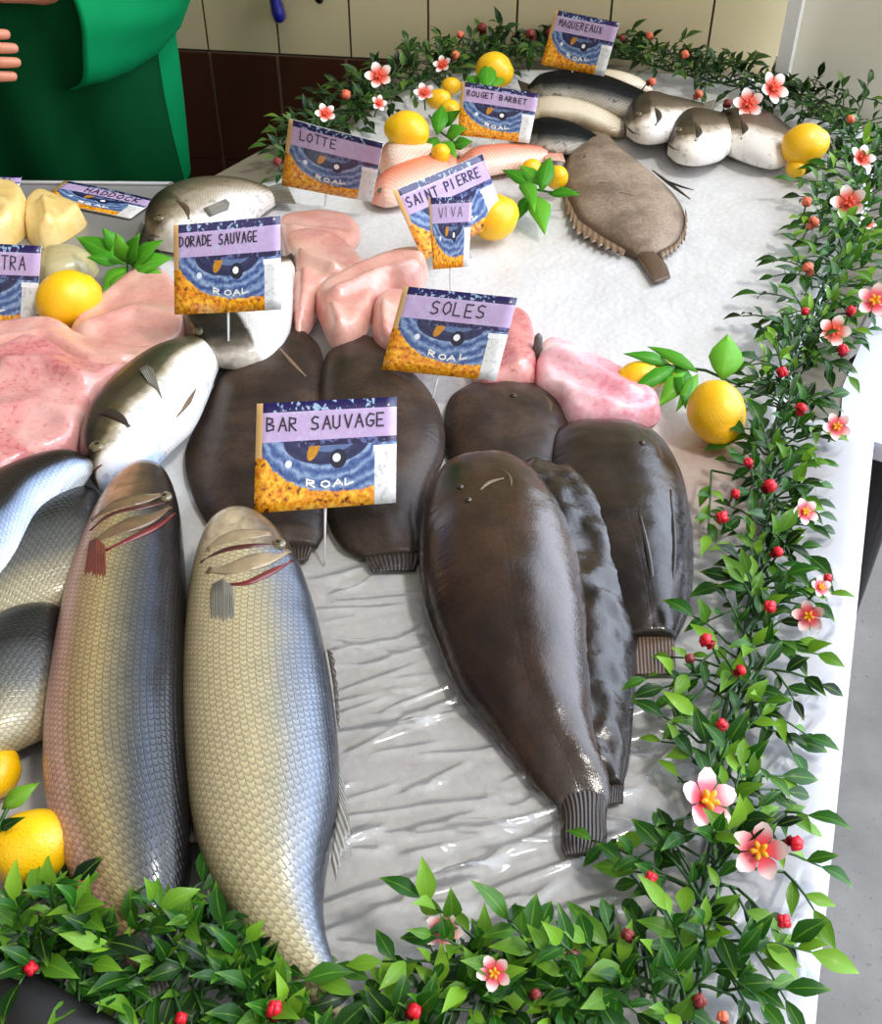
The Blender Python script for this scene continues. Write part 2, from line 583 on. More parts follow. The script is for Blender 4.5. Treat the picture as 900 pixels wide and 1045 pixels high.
m_bass_l = fish_mat('bass_skin_dark', [(.0, lin(214, 158, 142)), (.16, lin(216, 170, 148)), (.24, lin(168, 140, 98)), (.40, lin(176, 156, 108)), (.52, lin(132, 122, 96)), (.64, lin(84, 84, 78)), (.76, lin(58, 66, 80)), (.84, lin(16, 17, 20)), (1., lin(8, 8, 10))],
                     [(.0, lin(206, 166, 140)), (.35, lin(176, 130, 98)), (.55, lin(94, 76, 54)), (.75, lin(40, 32, 24)), (1., lin(12, 10, 9))], .19, line=.72, metal=.1)
m_bass_r = fish_mat('bass_skin_silver', [(.0, lin(186, 168, 128)), (.15, lin(204, 188, 148)), (.46, lin(198, 184, 144)), (.62, lin(172, 164, 138)), (.74, lin(138, 142, 146)), (.86, lin(112, 124, 142)), (.93, lin(60, 66, 76)), (1., lin(30, 32, 38))],
                     [(.0, lin(200, 184, 156)), (.4, lin(190, 172, 140)), (.65, lin(132, 118, 96)), (.9, lin(74, 66, 56)), (1., lin(40, 36, 32))], .17, line=.62, metal=.15)
m_bass_grey = fish_mat('bass_skin_grey', [(.0, lin(14, 15, 15)), (.4, lin(30, 32, 32)), (.54, lin(76, 78, 76)), (.7, lin(100, 100, 94)), (.82, lin(150, 142, 116)), (1., lin(186, 176, 142))],
                       [(.0, lin(30, 28, 26)), (1., lin(160, 150, 124))], .03, line=.6, metal=.1)
m_bass_blue = fish_mat('bass_skin_blue', [(.0, lin(14, 12, 11)), (.5, lin(24, 21, 18)), (.58, lin(46, 48, 54)), (.66, lin(128, 146, 176)), (.8, lin(170, 188, 214)), (1., lin(206, 212, 216))],
                       [(.0, lin(22, 20, 18)), (.4, lin(30, 26, 22)), (1., lin(180, 180, 180))], .03, line=.35, metal=.1)
m_bream = fish_mat('bream_skin', [(.0, lin(26, 22, 14)), (.4, lin(52, 46, 31)), (.54, lin(84, 76, 54)), (.60, lin(170, 158, 134)), (.67, lin(244, 238, 226)), (1., lin(252, 250, 246))],
                   [(.0, lin(16, 14, 9)), (.36, lin(40, 36, 22)), (.52, lin(84, 74, 46)), (.62, lin(170, 156, 128)), (.7, lin(246, 240, 234)), (.84, lin(236, 238, 246)), (1., lin(190, 206, 236))], .27, scale=.0042, rough=.32, metal=.0, line=.25, spots=.3, nz=.1)
m_bream_d = fish_mat('bream_skin_pale', [(.0, lin(36, 32, 24)), (.3, lin(92, 82, 64)), (.5, lin(140, 126, 102)), (.68, lin(196, 184, 166)), (.8, lin(250, 246, 240)), (1., lin(250, 246, 240))],
                     [(.0, lin(14, 13, 10)), (.35, lin(66, 58, 42)), (.58, lin(120, 108, 84)), (.72, lin(190, 178, 156)), (.82, lin(240, 234, 224)), (1., lin(240, 234, 224))], .34, scale=.0045, rough=.34, metal=.0, line=.25, spots=.35, nz=.14, coat=.1, spec=.25)
m_bream_w = fish_mat('bream_skin_white', [(.0, lin(14, 12, 10)), (.34, lin(40, 34, 28)), (.48, lin(120, 106, 92)), (.56, lin(240, 228, 216)), (1., lin(252, 248, 244))],
                     [(.0, lin(8, 8, 7)), (.5, lin(22, 20, 17)), (.8, lin(40, 36, 29)), (.92, lin(96, 88, 74)), (1., lin(200, 190, 176))], .36, scale=.005, rough=.34, metal=.0, line=.12, nz=.1)
m_bream_g = fish_mat('bream_skin_back_row', [(.0, lin(24, 21, 17)), (.35, lin(64, 55, 44)), (.6, lin(110, 96, 78)), (.7, lin(206, 192, 174)), (.78, lin(252, 246, 238)), (1., lin(252, 248, 244))],
                     [(.0, lin(12, 11, 8)), (.5, lin(40, 35, 26)), (.74, lin(92, 80, 60)), (.82, lin(200, 188, 170)), (.88, lin(250, 244, 236)), (1., lin(250, 246, 240))], .36, scale=.0045, rough=.34, metal=.0, line=.2, spots=.3, nz=.1, coat=.1, spec=.25)
m_mack = fish_mat('mackerel_skin', [(.0, lin(8, 9, 10)), (.6, lin(20, 23, 24)), (.78, lin(36, 39, 39)), (.88, lin(96, 96, 92)), (1., lin(200, 194, 182))],
                  [(.0, lin(10, 11, 12)), (.7, lin(34, 36, 36)), (1., lin(170, 166, 156))], .15, scale=.006, line=.35, spots=.6, metal=.0, coat=.0, spec=.03, rough=.5)
m_cream = fish_mat('cream_belly_skin', [(.0, lin(120, 104, 80)), (.3, lin(206, 190, 160)), (.5, lin(240, 226, 200)), (.85, lin(244, 232, 210)), (1., lin(176, 156, 124))],
                   [(.0, lin(180, 160, 130)), (1., lin(230, 216, 190))], .1, scale=.005, line=.08, metal=0.)
m_mullet = fish_mat('mullet_skin', [(.0, lin(226, 96, 70)), (.3, lin(240, 124, 92)), (.6, lin(248, 166, 140)), (1., lin(252, 214, 196))],
                    [(.0, lin(214, 84, 66)), (1., lin(248, 190, 170))], .16, scale=.007, line=.2, metal=.0)
m_mullet_p = fish_mat('mullet_skin_pale', [(.0, lin(224, 150, 128)), (.3, lin(244, 200, 182)), (.6, lin(250, 222, 208)), (1., lin(240, 190, 170))],
                    [(.0, lin(214, 120, 96)), (1., lin(248, 210, 190))], .16, scale=.007, line=.2, metal=.0)
m_sole = flat_mat('sole_skin', lin(32, 19, 11), lin(58, 37, 22), .24, .9)
m_sole_d = flat_mat('sole_skin_dark', lin(24, 18, 14), lin(46, 36, 29), .22, .6)
m_sole_b = flat_mat('sole_skin_matt', lin(38, 27, 20), lin(68, 52, 40), .42, .15)
m_turbot = flat_mat('turbot_skin', lin(112, 96, 80), lin(156, 138, 120), .55, .05, fringe=lin(96, 78, 62))
m_pink = flesh_mat('pale_pink_flesh', lin(226, 186, 168), lin(216, 158, 144), lin(196, 116, 108), .35)
m_pink_r = flesh_mat('rosy_flesh', lin(226, 176, 166), lin(208, 134, 130), lin(172, 66, 80), .75)
m_pink_b = flesh_mat('bright_pink_flesh', lin(252, 226, 228), lin(240, 172, 182), lin(222, 116, 138), .6)
m_haddock = flesh_mat('smoked_flesh', lin(246, 226, 168), lin(238, 206, 130), lin(214, 166, 84), .3)
m_beige = flesh_mat('beige_flesh', lin(206, 196, 150), lin(190, 176, 126), lin(160, 144, 100), .3)


def fin_mat(name, c1, c2):
    M = Mat(name, .4, .5, 0., .3)
    uvv, a, b = M.uv('uv')
    rays = (b * 75.).fn('SINE') * .5 + .5
    M.col(M.mix(rays * .6 + M.noise(M.pos()[0], 60, 2) * .4, c1, c2)); M.bump(rays, .4, .0015)
    return M.m


m_fin_red = fin_mat('reddish_fin', lin(84, 34, 24), lin(130, 64, 46))
m_fin_grey = fin_mat('grey_fin', lin(84, 80, 72), lin(140, 136, 124))
m_fin_dark = fin_mat('dark_fin', lin(24, 18, 14), lin(62, 48, 38))
m_fin_brown = fin_mat('brown_fin', lin(60, 42, 30), lin(112, 88, 66))
m_fin_tan = fin_mat('tan_fin', lin(96, 72, 52), lin(150, 126, 102))


# ================================================================== SETTING
def structure(o): o['kind'] = 'structure'; return o


fl = slab('floor', [(-3, -1), (3.5, -1), (3.5, 4), (-3, 4)], -.05, 0, concrete_mat()); structure(fl)

# back wall: pale tiles above, brown tiles below, with their joints
WA, WB = at(440, 45), at(790, 62)
wd = (WB - WA); wd.z = 0; wd.normalize()
wn = Vector((wd.y, -wd.x, 0))           # towards the camera


def wall_hit(x, y, off=0.):
    d = ray(x, y)
    k = (WA + wn * off - CAM).dot(wn) / d.dot(wn)
    return CAM + d * k


def wall_s(p): return (p - WA).dot(wd)


border = wall_hit(280, 56).z
m_tile = plain('cream_tile', lin(212, 197, 158), .35, 0, .04, 3, coat=.2)
m_tile_b = plain('brown_tile', lin(66, 34, 20), .4, 0, .2, 6, coat=.2)
m_joint = plain('dark_joint', lin(84, 76, 62), .8)
m_grout = plain('pale_grout', lin(150, 122, 98), .8)
mb = MB()
R = Matrix((wd, wn, Vector((0, 0, 1)))).transposed()


def wall_box(s0, s1, z0, z1, depth, m):
    c = WA + wd * (s0 + s1) / 2 + wn * (depth / 2 - .012); c.z = (z0 + z1) / 2
    mb.box(c, s1 - s0, depth, z1 - z0, R, m)


S_L, S_R = -2.6, wall_s(WB) + .06
wall_box(S_L, S_R, 0, 2.6, .006, 2)
seams = [wall_s(wall_hit(x, 30)) for x in (210, 283, 357, 437, 527, 622, 725)]
w0 = seams[1] - seams[0]
while seams[0] > S_L + w0: seams.insert(0, seams[0] - w0)
seams = [S_L] + seams + [S_R]
for a, b in zip(seams[:-1], seams[1:]):
    wall_box(a + .0022, b - .0022, border + .004, 1.55, .012, 0)
    wall_box(a + .0022, b - .0022, 1.555, 2.6, .012, 0)
wall_box(S_L, S_R, 0, border - .002, .008, 3)
bs = [wall_s(wall_hit(220, 100)), wall_s(wall_hit(287, 100))]
w1 = bs[1] - bs[0]
bs = [bs[0] + w1 * k for k in range(-20, 12)]
for a in bs:
    if a + w1 < S_L or a > S_R: continue
    for z in (0, .29, .58):
        wall_box(max(S_L, a + .0035), min(S_R, a + w1 - .0035), z + .001 if z else 0, min(border - .003, z + .287), .014, 1)
structure(mb.build('wall_back', [m_tile, m_tile_b, m_joint, m_grout], smooth=False))

# white door panel at the right with its frame
DA, DB = at(797, 95), at(900, 112)
dd = (DB - DA); dd.z = 0; dd.normalize(); dn = Vector((dd.y, -dd.x, 0))
Rd = Matrix((dd, dn, Vector((0, 0, 1)))).transposed()
mb = MB()
c = DA + dd * .125; c.z = 1.1; mb.box(c - dn * .02, .23, .03, 2.2, Rd)
dr = structure(mb.build('door_1', plain('white_door_paint', lin(232, 228, 212), .5, 0, .03, 3), smooth=False))
mb = MB()
c = DA - dd * .002; c.z = 1.1; mb.box(c + dn * .0, .024, .06, 2.2, Rd)
structure(mb.build('door_frame', plain('white_frame_paint', lin(240, 240, 236), .4, 0, .02, 3), dr, smooth=False))

# ================================================================== COUNTER
P2 = lambda pts, dz=0.: [at(x, y, dz).xy for x, y in pts]
top_out = [(-420, 178), (188, 182), (440, 47), (500, 47), (780, 64), (790, 97), (898, 116), (915, 250), (875, 330), (856, 428), (893, 440), (836, 1000), (830, 1075), (70, 1075), (-30, 1012), (-420, 1012)]
xy = P2(top_out)
ctr = empty('display_counter', (0, 1.1, 0), 'long steel fish counter piled with ice under the green garland', 'counter')
slab('worktop', xy, ZT - .05, ZT - .022, m_steel_w, ctr)
cx = sum(p.x for p in xy) / len(xy); cy = sum(p.y for p in xy) / len(xy)
slab('counter_body', [((p.x - cx) * .93 + cx, (p.y - cy) * .93 + cy) for p in xy], 0, ZT - .05, m_steel, ctr)
rimL = [(856, 428), (893, 440), (836, 1000), (830, 1072), (640, 1072), (690, 990), (735, 800), (765, 620), (790, 430)]
slab('rim_board', P2(rimL, -.008), ZT - .0215, ZT - .008, m_white, ctr)
side = empty('side_table', at(930, 330) - Vector((0, 0, ZT)), 'pale lavender grey table top beside the garland bend', 'table')
sq = P2([(864, 380), (861, 425), (894, 436), (1060, 486), (1060, 250), (925, 250), (884, 335)])
slab('tabletop', sq, ZT - .045, ZT - .02, m_lav, side)
pc = sum((Vector(p) for p in sq), Vector((0, 0))) / 7
mb = MB(); mb.tube([(pc.x, pc.y, 0), (pc.x, pc.y, .02), (pc.x, pc.y, .025), (pc.x, pc.y, ZT - .06), (pc.x, pc.y, ZT - .045)], [.05, .05, .035, .035, .08], 20); mb.build('pedestal', m_black, side)

# ice
ice_px = [(196, 205), (275, 186), (330, 150), (400, 100), (480, 74), (640, 76), (780, 84), (800, 108), (880, 128), (890, 200), (868, 260), (830, 330), (800, 420), (772, 600), (735, 850), (700, 990), (660, 1064), (90, 1064), (-100, 985), (-160, 370), (60, 330), (160, 258)]
pillow('ice_bed', ice_px, -.022, .0165, m_ice, edge=.03, rough=.004, freq=12, step=.014, smooth=3)
o = bpy.data.objects['ice_bed']; tag(o, 'bed of white crushed ice spread under the fish', 'ice', kind='stuff')

# clear film over the ice and the right rim
rng = random.Random(3)
film_px = [(-60, 520), (200, 500), (420, 545), (700, 455), (790, 432), (852, 428), (890, 441), (834, 1000), (828, 1064), (90, 1064), (-60, 990)]
fp = P2(film_px)
wr = []
for k in range(170):
    x, y = rng.uniform(330, 880), rng.uniform(540, 1050)
    if k < 85: x, y = rng.uniform(330, 620), rng.uniform(560, 960)
    q = at(x, y).xy; an = math.radians(rng.gauss(14, 12)); ln = rng.uniform(.03, .13)
    if x > 740: an = math.radians(rng.gauss(50, 25)); ln *= .8
    dv = Vector((math.cos(an), math.sin(an))) * ln / 2
    wr.append((np.array([[q.x - dv.x, q.y - dv.y], [q.x + dv.x, q.y + dv.y]]), rng.uniform(.0018, .0045), rng.uniform(.0022, .0042)))
mb = MB()
A = np.array([[p.x, p.y] for p in fp]); B = np.roll(A, -1, axis=0)
lo, hi = A.min(0), A.max(0); st = .0026
nx, ny = int((hi[0] - lo[0]) / st) + 1, int((hi[1] - lo[1]) / st) + 1
idx = {}
X, Y = np.meshgrid(lo[0] + st * np.arange(nx), lo[1] + st * np.arange(ny), indexing='ij')
Hh = np.zeros_like(X)
for RR, amp, w in wr:
    a_, b_ = RR; d_ = b_ - a_
    t = np.clip(((X - a_[0]) * d_[0] + (Y - a_[1]) * d_[1]) / (d_ @ d_), 0, 1)
    ds = (X - a_[0] - t * d_[0]) ** 2 + (Y - a_[1] - t * d_[1]) ** 2
    Hh += amp * np.exp(-ds / (w * w)) * np.minimum(1, 3 * np.minimum(t, 1 - t) + .3)
ins = np.zeros(X.shape, bool)
for (x0, y0), (x1, y1) in zip(A, B):
    cnd = (y0 > Y) != (y1 > Y)
    with np.errstate(all='ignore'):
        ins ^= cnd & (X < x0 + (Y - y0) / ((y1 - y0) or 1e-12) * (x1 - x0))
for i in range(nx):
    for j in range(ny):
        if ins[i, j]:
            x, y = X[i, j], Y[i, j]
            z = ZT + .001 + Hh[i, j] + .0012 * mnoise.noise(Vector((x * 16, y * 30, 5)))
            idx[i, j] = mb.vert((x, y, z), (x, y))
for (i, j) in idx:
    if (i + 1, j) in idx and (i, j + 1) in idx and (i + 1, j + 1) in idx:
        mb.face(idx[i, j], idx[i + 1, j], idx[i + 1, j + 1], idx[i, j + 1])
tag(mb.build('plastic_film', m_film), 'sheet of clear wrinkled plastic film over the near ice and right rim', 'plastic film')

# grey tray at the far left, black bar added for the darkness past the near left corner
tray = empty('steel_tray', at(60, 250, -.02), 'flat grey metal tray at the far left under the smoked fish', 'tray')
tp = P2([(-300, 186), (176, 190), (146, 232), (120, 300), (60, 322), (-300, 330)], -.02)
slab('tray_floor', tp, ZT - .0219, ZT - .018, m_steel, tray)
mb = MB()
for i in range(len(tp)):
    a, b = tp[i], tp[(i + 1) % len(tp)]
    mb.tube([(a.x, a.y, ZT - .016), (b.x, b.y, ZT - .016)], .004, 8)
mb.build('rim', m_steel, tray)
mb = MB(); q0, q1 = at(-60, 990, .02), at(110, 1085, .02)
mb.tube([q0 + (q1 - q0) * t for t in (0, .05, .5, .95, 1)], [.018, .026, .027, .026, .018], 14)
tag(mb.build('corner_dark_bar', m_corner_dark), 'black bar added for the darkness beyond the near left corner of the counter', 'dark bar')


# ================================================================== FISH
def eye(parent, px, dz, r, name='eye', iris=None):
    p = surf(parent, px[0], px[1], dz, -r * .15)
    mb = MB()
    def ball(c, r, sz, m):
        rings = []
        for i in range(9):
            th = math.pi * i / 8
            rings.append([mb.vert(c + Vector((r * math.sin(th) * math.cos(q), r * math.sin(th) * math.sin(q), r * sz * math.cos(th)))) for q in [6.28319 * k / 12 for k in range(12)]])
        for i in range(8):
            for k in range(12): mb.face(rings[i][k], rings[i][(k + 1) % 12], rings[i + 1][(k + 1) % 12], rings[i + 1][k], m=m)
    ball(p, r, .55, 0); ball(p + Vector((0, -r * .05, r * .14)), r * .62, .72, 1)
    return mb.build(name, [iris or m_iris, m_eye], parent)


def fin(name, px, dz, mat, parent, thick=.002, rays=0, hz=None):
    """thin fin over a px outline: first half = root line, second half = tip line (both same order)"""
    n = len(px) // 2
    mb = MB(); a = []; b = []
    z = lambda i, k: (dz if not hz else dz + hz * k)
    if name.startswith('pe'):
        root = [surf(parent, px[i][0], px[i][1], z(i, 0), -.0005) for i in range(n)]
        tip = [surf(parent, px[n + i][0], px[n + i][1], z(i, 1), .004) for i in range(n)]
    else:
        root = [at(px[i][0], px[i][1], z(i, 0)) for i in range(n)]
        tip = [at(px[n + i][0], px[n + i][1], z(i, 1)) for i in range(n)]
    K = 10 * (n - 1)
    for side in (0, 1):
        grid = []
        for j in range(K + 1):
            t = j / K * (n - 1); i = min(n - 2, int(t)); f = t - i
            r_ = root[i].lerp(root[i + 1], f); t_ = tip[i].lerp(tip[i + 1], f)
            row = []
            for k in range(5):
                g = k / 4
                gg = g * (1 - rays * (.5 + .5 * math.sin(j * 2.1)) * (g > .7))
                p = r_.lerp(t_, gg); p.z += (thick * (1 - g * .6) if side == 0 else 0) + .0006 * math.sin(j * 1.9) * g
                row.append(mb.vert(p, (g, j / K)))
            grid.append(row)
        for j in range(K):
            for k in range(4):
                q = (grid[j][k], grid[j + 1][k], grid[j + 1][k + 1], grid[j][k + 1])
                mb.face(*(q if side == 0 else q[::-1]))
        if side == 0: g0 = grid
        else: g1 = grid
    for j in range(K):
        mb.face(g0[j][4], g0[j + 1][4], g1[j + 1][4], g1[j][4]); mb.face(g0[j + 1][0], g0[j][0], g1[j][0], g1[j + 1][0])
    for k in range(4):
        mb.face(g0[0][k], g0[0][k + 1], g1[0][k + 1], g1[0][k]); mb.face(g0[K][k + 1], g0[K][k], g1[K][k], g1[K][k + 1])
    return mb.build(name, mat, parent)


def strip(name, pts, w, mat, parent, dz, hz=0., flat=.4):
    mb = MB(); P = [surf(parent, x, y, dz, -w * flat * .2) for x, y in pts]
    Q = crom([[p.x, p.y, p.z, 0, 0, 0] for p in P], 14)
    rad = [w * (.25 + .75 * math.sin(math.pi * min(.92, max(.08, i / 13)))) for i in range(14)]
    mb.tube([q[:3] for q in Q], rad, 8, flat=flat)
    return mb.build(name, mat, parent)


def fish(name, label, cat, st, zb, mat, group, loc):
    f = empty(name, at(loc[0], loc[1], zb), label, cat, group)
    loft('body', st, zb, mat, f)
    return f


GB = 'sea bass lying head to the back at the front left'
m_lip = plain('dark_lip', lin(70, 26, 22), .3, var=.5, scale=90, coat=.6)
m_gc = plain('gill_cover_tan', lin(104, 82, 58), .3, var=.6, scale=70, coat=.6)
m_gc2 = plain('gill_cover_olive', lin(148, 130, 100), .3, var=.5, scale=70, coat=.6)
# --- the two big bass
sa = [(140, 482, 160, 480, .02, .03), (126, 490, 172, 488, .045, .02), (104, 516, 182, 515, .062, .008), (86, 555, 187, 556, .072, .002), (70, 600, 190, 604, .078, 0), (56, 670, 193, 676, .082, 0), (46, 750, 195, 756, .082, 0), (48, 820, 196, 826, .074, 0), (66, 880, 194, 884, .06, 0), (92, 930, 186, 930, .044, 0), (122, 972, 172, 970, .03, 0), (130, 992, 170, 990, .022, 0)]
f = fish('sea_bass', 'dark sea bass with pinkish belly, left of the silver one', 'fish', sa, 0, m_bass_l, GB, (120, 720))
eye(f, (168, 508), .058, .0075)
fin('tail_fin', [(130, 990), (150, 992), (170, 990), (108, 1040), (150, 1030), (196, 1040)], .008, m_fin_grey, f, .004)
fin('pectoral_fin', [(92, 556), (99, 552), (108, 560), (80, 612), (96, 618), (108, 606)], .083, m_fin_red, f, .004)
strip('mouth', [(92, 542), (112, 526), (150, 517), (172, 512)], .0036, m_lip, f, .068)
strip('jaw', [(94, 532), (116, 517), (150, 508), (168, 503)], .009, m_gc, f, .0605, flat=.16)
strip('gill_slit', [(108, 562), (134, 550), (160, 537), (178, 524)], .0045, m_gill, f, .076)
strip('gill_cover', [(96, 554), (116, 543), (146, 531), (172, 517)], .011, m_gc, f, .071, flat=.16)
strip('dorsal_fin', [(190, 640), (197, 720), (200, 800), (198, 860)], .007, m_fin_dark, f, .03)

sb = [(232, 528, 250, 526, .02, .03), (214, 540, 270, 534, .045, .02), (203, 562, 296, 560, .062, .008), (194, 600, 316, 606, .073, .002), (188, 660, 332, 666, .08, 0), (186, 720, 341, 722, .083, 0), (189, 780, 346, 776, .082, 0), (196, 836, 344, 830, .075, 0), (212, 890, 334, 880, .064, 0), (240, 940, 330, 922, .05, 0), (276, 984, 334, 960, .04, 0), (312, 1018, 346, 996, .03, 0), (332, 1044, 358, 1024, .024, 0), (350, 1076, 384, 1060, .018, 0)]
f = fish('sea_bass', 'pale silver sea bass in the middle with gold flank and blue back', 'fish', sb, 0, m_bass_r, GB, (265, 760))
eye(f, (284, 556), .056, .0075)
fin('pectoral_fin', [(217, 600), (228, 594), (238, 602), (212, 652), (226, 660), (240, 648)], .083, m_fin_grey, f, .004)
strip('mouth', [(205, 574), (228, 562), (260, 557), (284, 556)], .0036, m_lip, f, .069)
strip('jaw', [(212, 562), (232, 550), (262, 545), (276, 545)], .009, m_gc2, f, .062, flat=.16)
strip('gill_slit', [(230, 597), (252, 595), (276, 584), (298, 572)], .0042, m_gill, f, .077)
strip('gill_cover', [(212, 582), (238, 580), (268, 571), (294, 562)], .011, m_gc2, f, .074, flat=.16)
fin('dorsal_fin', [(340, 772), (345, 815), (338, 880), (350, 790), (359, 850), (343, 900)], .03, m_fin_grey, f, .003, .2)
fin('spiny_dorsal_fin', [(334, 665), (340, 700), (344, 740), (341, 668), (346, 706), (347, 744)], .04, m_fin_dark, f, .003, .35)
fin('tail_fin', [(350, 1066), (364, 1064), (380, 1058), (352, 1120), (384, 1104), (420, 1096)], .006, m_fin_grey, f, .004)

# --- three bass running out of the frame at the left
GL = 'sea bass stacked at the left edge'
f = fish('sea_bass', 'blue silver sea bass with black back, topmost at left edge', 'fish', [(92, 470, 96, 478, .012, .04), (70, 466, 76, 500, .04, .025), (36, 474, 46, 534, .055, .015), (0, 488, 20, 586, .062, .012), (-50, 515, -14, 616, .06, .01), (-110, 556, -76, 640, .05, .005), (-160, 600, -140, 660, .03, .0)], .01, m_bass_blue, GL, (10, 540))
fin('tail_fin', [(-158, 600), (-150, 630), (-142, 660), (-210, 610), (-190, 650), (-190, 700)], .012, m_fin_grey, f, .004)
f = fish('sea_bass', 'grey sea bass between the blue one and dark lower one', 'fish', [(112, 520, 110, 570, .02), (96, 503, 96, 606, .045), (72, 500, 72, 618, .055), (38, 514, 32, 632, .058), (0, 540, -8, 646, .055), (-60, 590, -60, 680, .045), (-130, 640, -130, 710, .03)], 0, m_bass_grey, GL, (40, 570))
fin('tail_fin', [(-130, 645), (-130, 680), (-130, 708), (-180, 650), (-170, 690), (-180, 740)], .008, m_fin_grey, f, .004)
f = fish('sea_bass', 'dark backed sea bass lowest of those at left edge', 'fish', [(72, 650, 66, 720, .02, .004), (60, 622, 52, 744, .045, .006), (28, 622, 14, 762, .055, .008), (-6, 636, -26, 780, .055, .008), (-60, 672, -76, 800, .05, .004), (-130, 730, -136, 820, .03, .0)], .0, m_bass_grey, GL, (20, 690))
fin('tail_fin', [(-130, 732), (-130, 780), (-130, 818), (-190, 740), (-176, 790), (-190, 850)], .008, m_fin_grey, f, .004)

# --- bream
GBm = 'sea bream on the left half of the counter'
f = fish('sea_bream', 'olive backed sea bream with white belly, above the two big bass', 'fish', [(92, 487, 104, 498, .02, .02), (83, 468, 120, 494, .045, .015), (85, 440, 146, 481, .06, .014), (98, 414, 172, 455, .066, .014), (124, 387, 196, 432, .066, .014), (154, 366, 212, 400, .06, .012), (182, 355, 220, 378, .048, .01), (206, 345, 230, 362, .03, .005), (226, 336, 242, 350, .018, .0)], .01, m_bream, GBm, (140, 430))
eye(f, (99, 455), .055, .009)
fin('pectoral_fin', [(152, 392), (160, 398), (166, 408), (143, 380), (150, 376), (157, 380)], .078, m_fin_grey, f, .002)
fin('pelvic_fin', [(181, 427), (186, 420), (191, 411), (193, 412), (196, 404), (198, 398)], .075, m_fin_tan, f, .003)
strip('gill_cover', [(92, 426), (108, 420), (122, 426), (132, 436)], .007, m_fin_dark, f, .072)
strip('mouth', [(92, 488), (98, 478), (104, 474)], .0035, m_gill, f, .052)
fin('tail_fin', [(224, 335), (234, 342), (242, 350), (250, 318), (256, 330), (264, 342)], .008, m_fin_dark, f, .003)
f = fish('sea_bream', 'white bellied sea bream with dark head below the DORADE card', 'fish', [(190, 342, 198, 356, .02, .02), (188, 326, 218, 368, .042, .014), (198, 308, 246, 372, .05, .012), (216, 292, 274, 363, .05, .012), (236, 280, 293, 342, .048, .012), (256, 272, 299, 316, .04, .014), (276, 266, 300, 294, .03, .018), (292, 264, 303, 280, .018, .018)], .02, m_bream_w, GBm, (235, 330))
eye(f, (203, 338), .068, .008)
fin('tail_fin', [(290, 264), (297, 270), (302, 280), (312, 252), (314, 264), (318, 276)], .03, m_fin_dark, f, .003)
strip('mouth', [(190, 346), (198, 350), (204, 356)], .0035, m_gill, f, .052)
f = fish('sea_bream', 'grey brown sea bream behind the DORADE card beside the tray', 'fish', [(150, 242, 162, 252, .02, .0), (148, 224, 182, 252, .045), (158, 207, 206, 248, .056), (180, 195, 234, 238, .06), (210, 189, 255, 224, .054), (244, 189, 270, 213, .04), (270, 193, 281, 207, .022)], .0, m_bream_d, GBm, (200, 225))
eye(f, (163, 222), .05, .009)
fin('tail_fin', [(268, 194), (275, 200), (281, 207), (292, 186), (296, 196), (302, 208)], .01, m_fin_grey, f, .003)
strip('gill_cover', [(180, 204), (190, 212), (193, 224)], .005, m_fin_brown, f, .057)
strip('mouth', [(150, 243), (156, 240), (163, 242)], .0035, m_fin_dark, f, .035)
fin('pectoral_fin', [(208, 214), (211, 218), (214, 222), (230, 206), (234, 210), (232, 215)], .066, m_fin_grey, f, .003)

# --- flatfish
GS = 'dark brown soles piled in the middle'


def flatfish(label, body, tail, zb, mat, finm, group, loc, brim=.005, name='sole', bumpy=.0015):
    f = empty(name, at(loc[0], loc[1], zb), label, 'fish', group)
    loft('body', body, zb, mat, f, prof='flat', brim=brim, bumpy=bumpy, freq=45, n=72, m=30)
    if tail: loft('tail_fin', tail, zb, finm, f, prof='flat', brim=.004, n=20)
    return f


SB = [(452, 404, 468, 396)]
f = flatfish('brown sole at the back of the pile just below the SOLES card', [(482, 392, 548, 394, .01), (460, 403, 572, 409, .022), (453, 424, 580, 428, .026), (454, 452, 576, 462, .028), (466, 490, 566, 500, .026), (486, 540, 556, 545, .02), (505, 580, 540, 582, .01)], [(508, 576, 536, 578, .006), (506, 604, 538, 606, .004)], .0, m_sole_b, m_fin_dark, GS, (515, 430))
eye(f, (524, 404), .028, .004, iris=m_sole_b)
strip('mouth', [(552, 402), (560, 410), (562, 420)], .003, m_fin_brown, f, .024)
f = flatfish('broad glossy sole at the right side of the pile', [(578, 433, 650, 433, .010), (560, 442, 676, 445, .026), (553, 462, 694, 473, .034), (556, 500, 703, 505, .034), (572, 545, 708, 545, .034), (596, 590, 708, 590, .03), (618, 626, 702, 626, .024), (640, 652, 690, 652, .014)], [(643, 648, 688, 648, .006), (646, 690, 690, 690, .004)], .0, m_sole_d, m_fin_brown, GS, (640, 540))
eye(f, (655, 452), .030, .004, iris=m_sole_d)
strip('gill_slit', [(652, 440), (668, 452), (676, 468)], .003, m_fin_brown, f, .028)
strip('skin_fold', [(652, 520), (664, 580), (668, 640)], .003, m_sole_d, f, .034)
strip('skin_fold', [(684, 500), (688, 560), (684, 620)], .003, m_sole_d, f, .032)
f = flatfish('wrinkled sole half hidden under the largest one', [(520, 476, 584, 478, .012, .026), (504, 488, 606, 498, .024, .022), (492, 520, 628, 528, .028, .014), (490, 566, 644, 566, .03, .008), (498, 630, 652, 630, .03, .003), (520, 690, 650, 690, .028, .0), (552, 745, 646, 738, .022, .0), (584, 786, 642, 780, .014, .0), (606, 806, 636, 803, .008, .0)], [(606, 804, 637, 802, .006), (604, 826, 636, 820, .004)], .0, m_sole_d, m_fin_dark, GS, (600, 640), bumpy=.007)
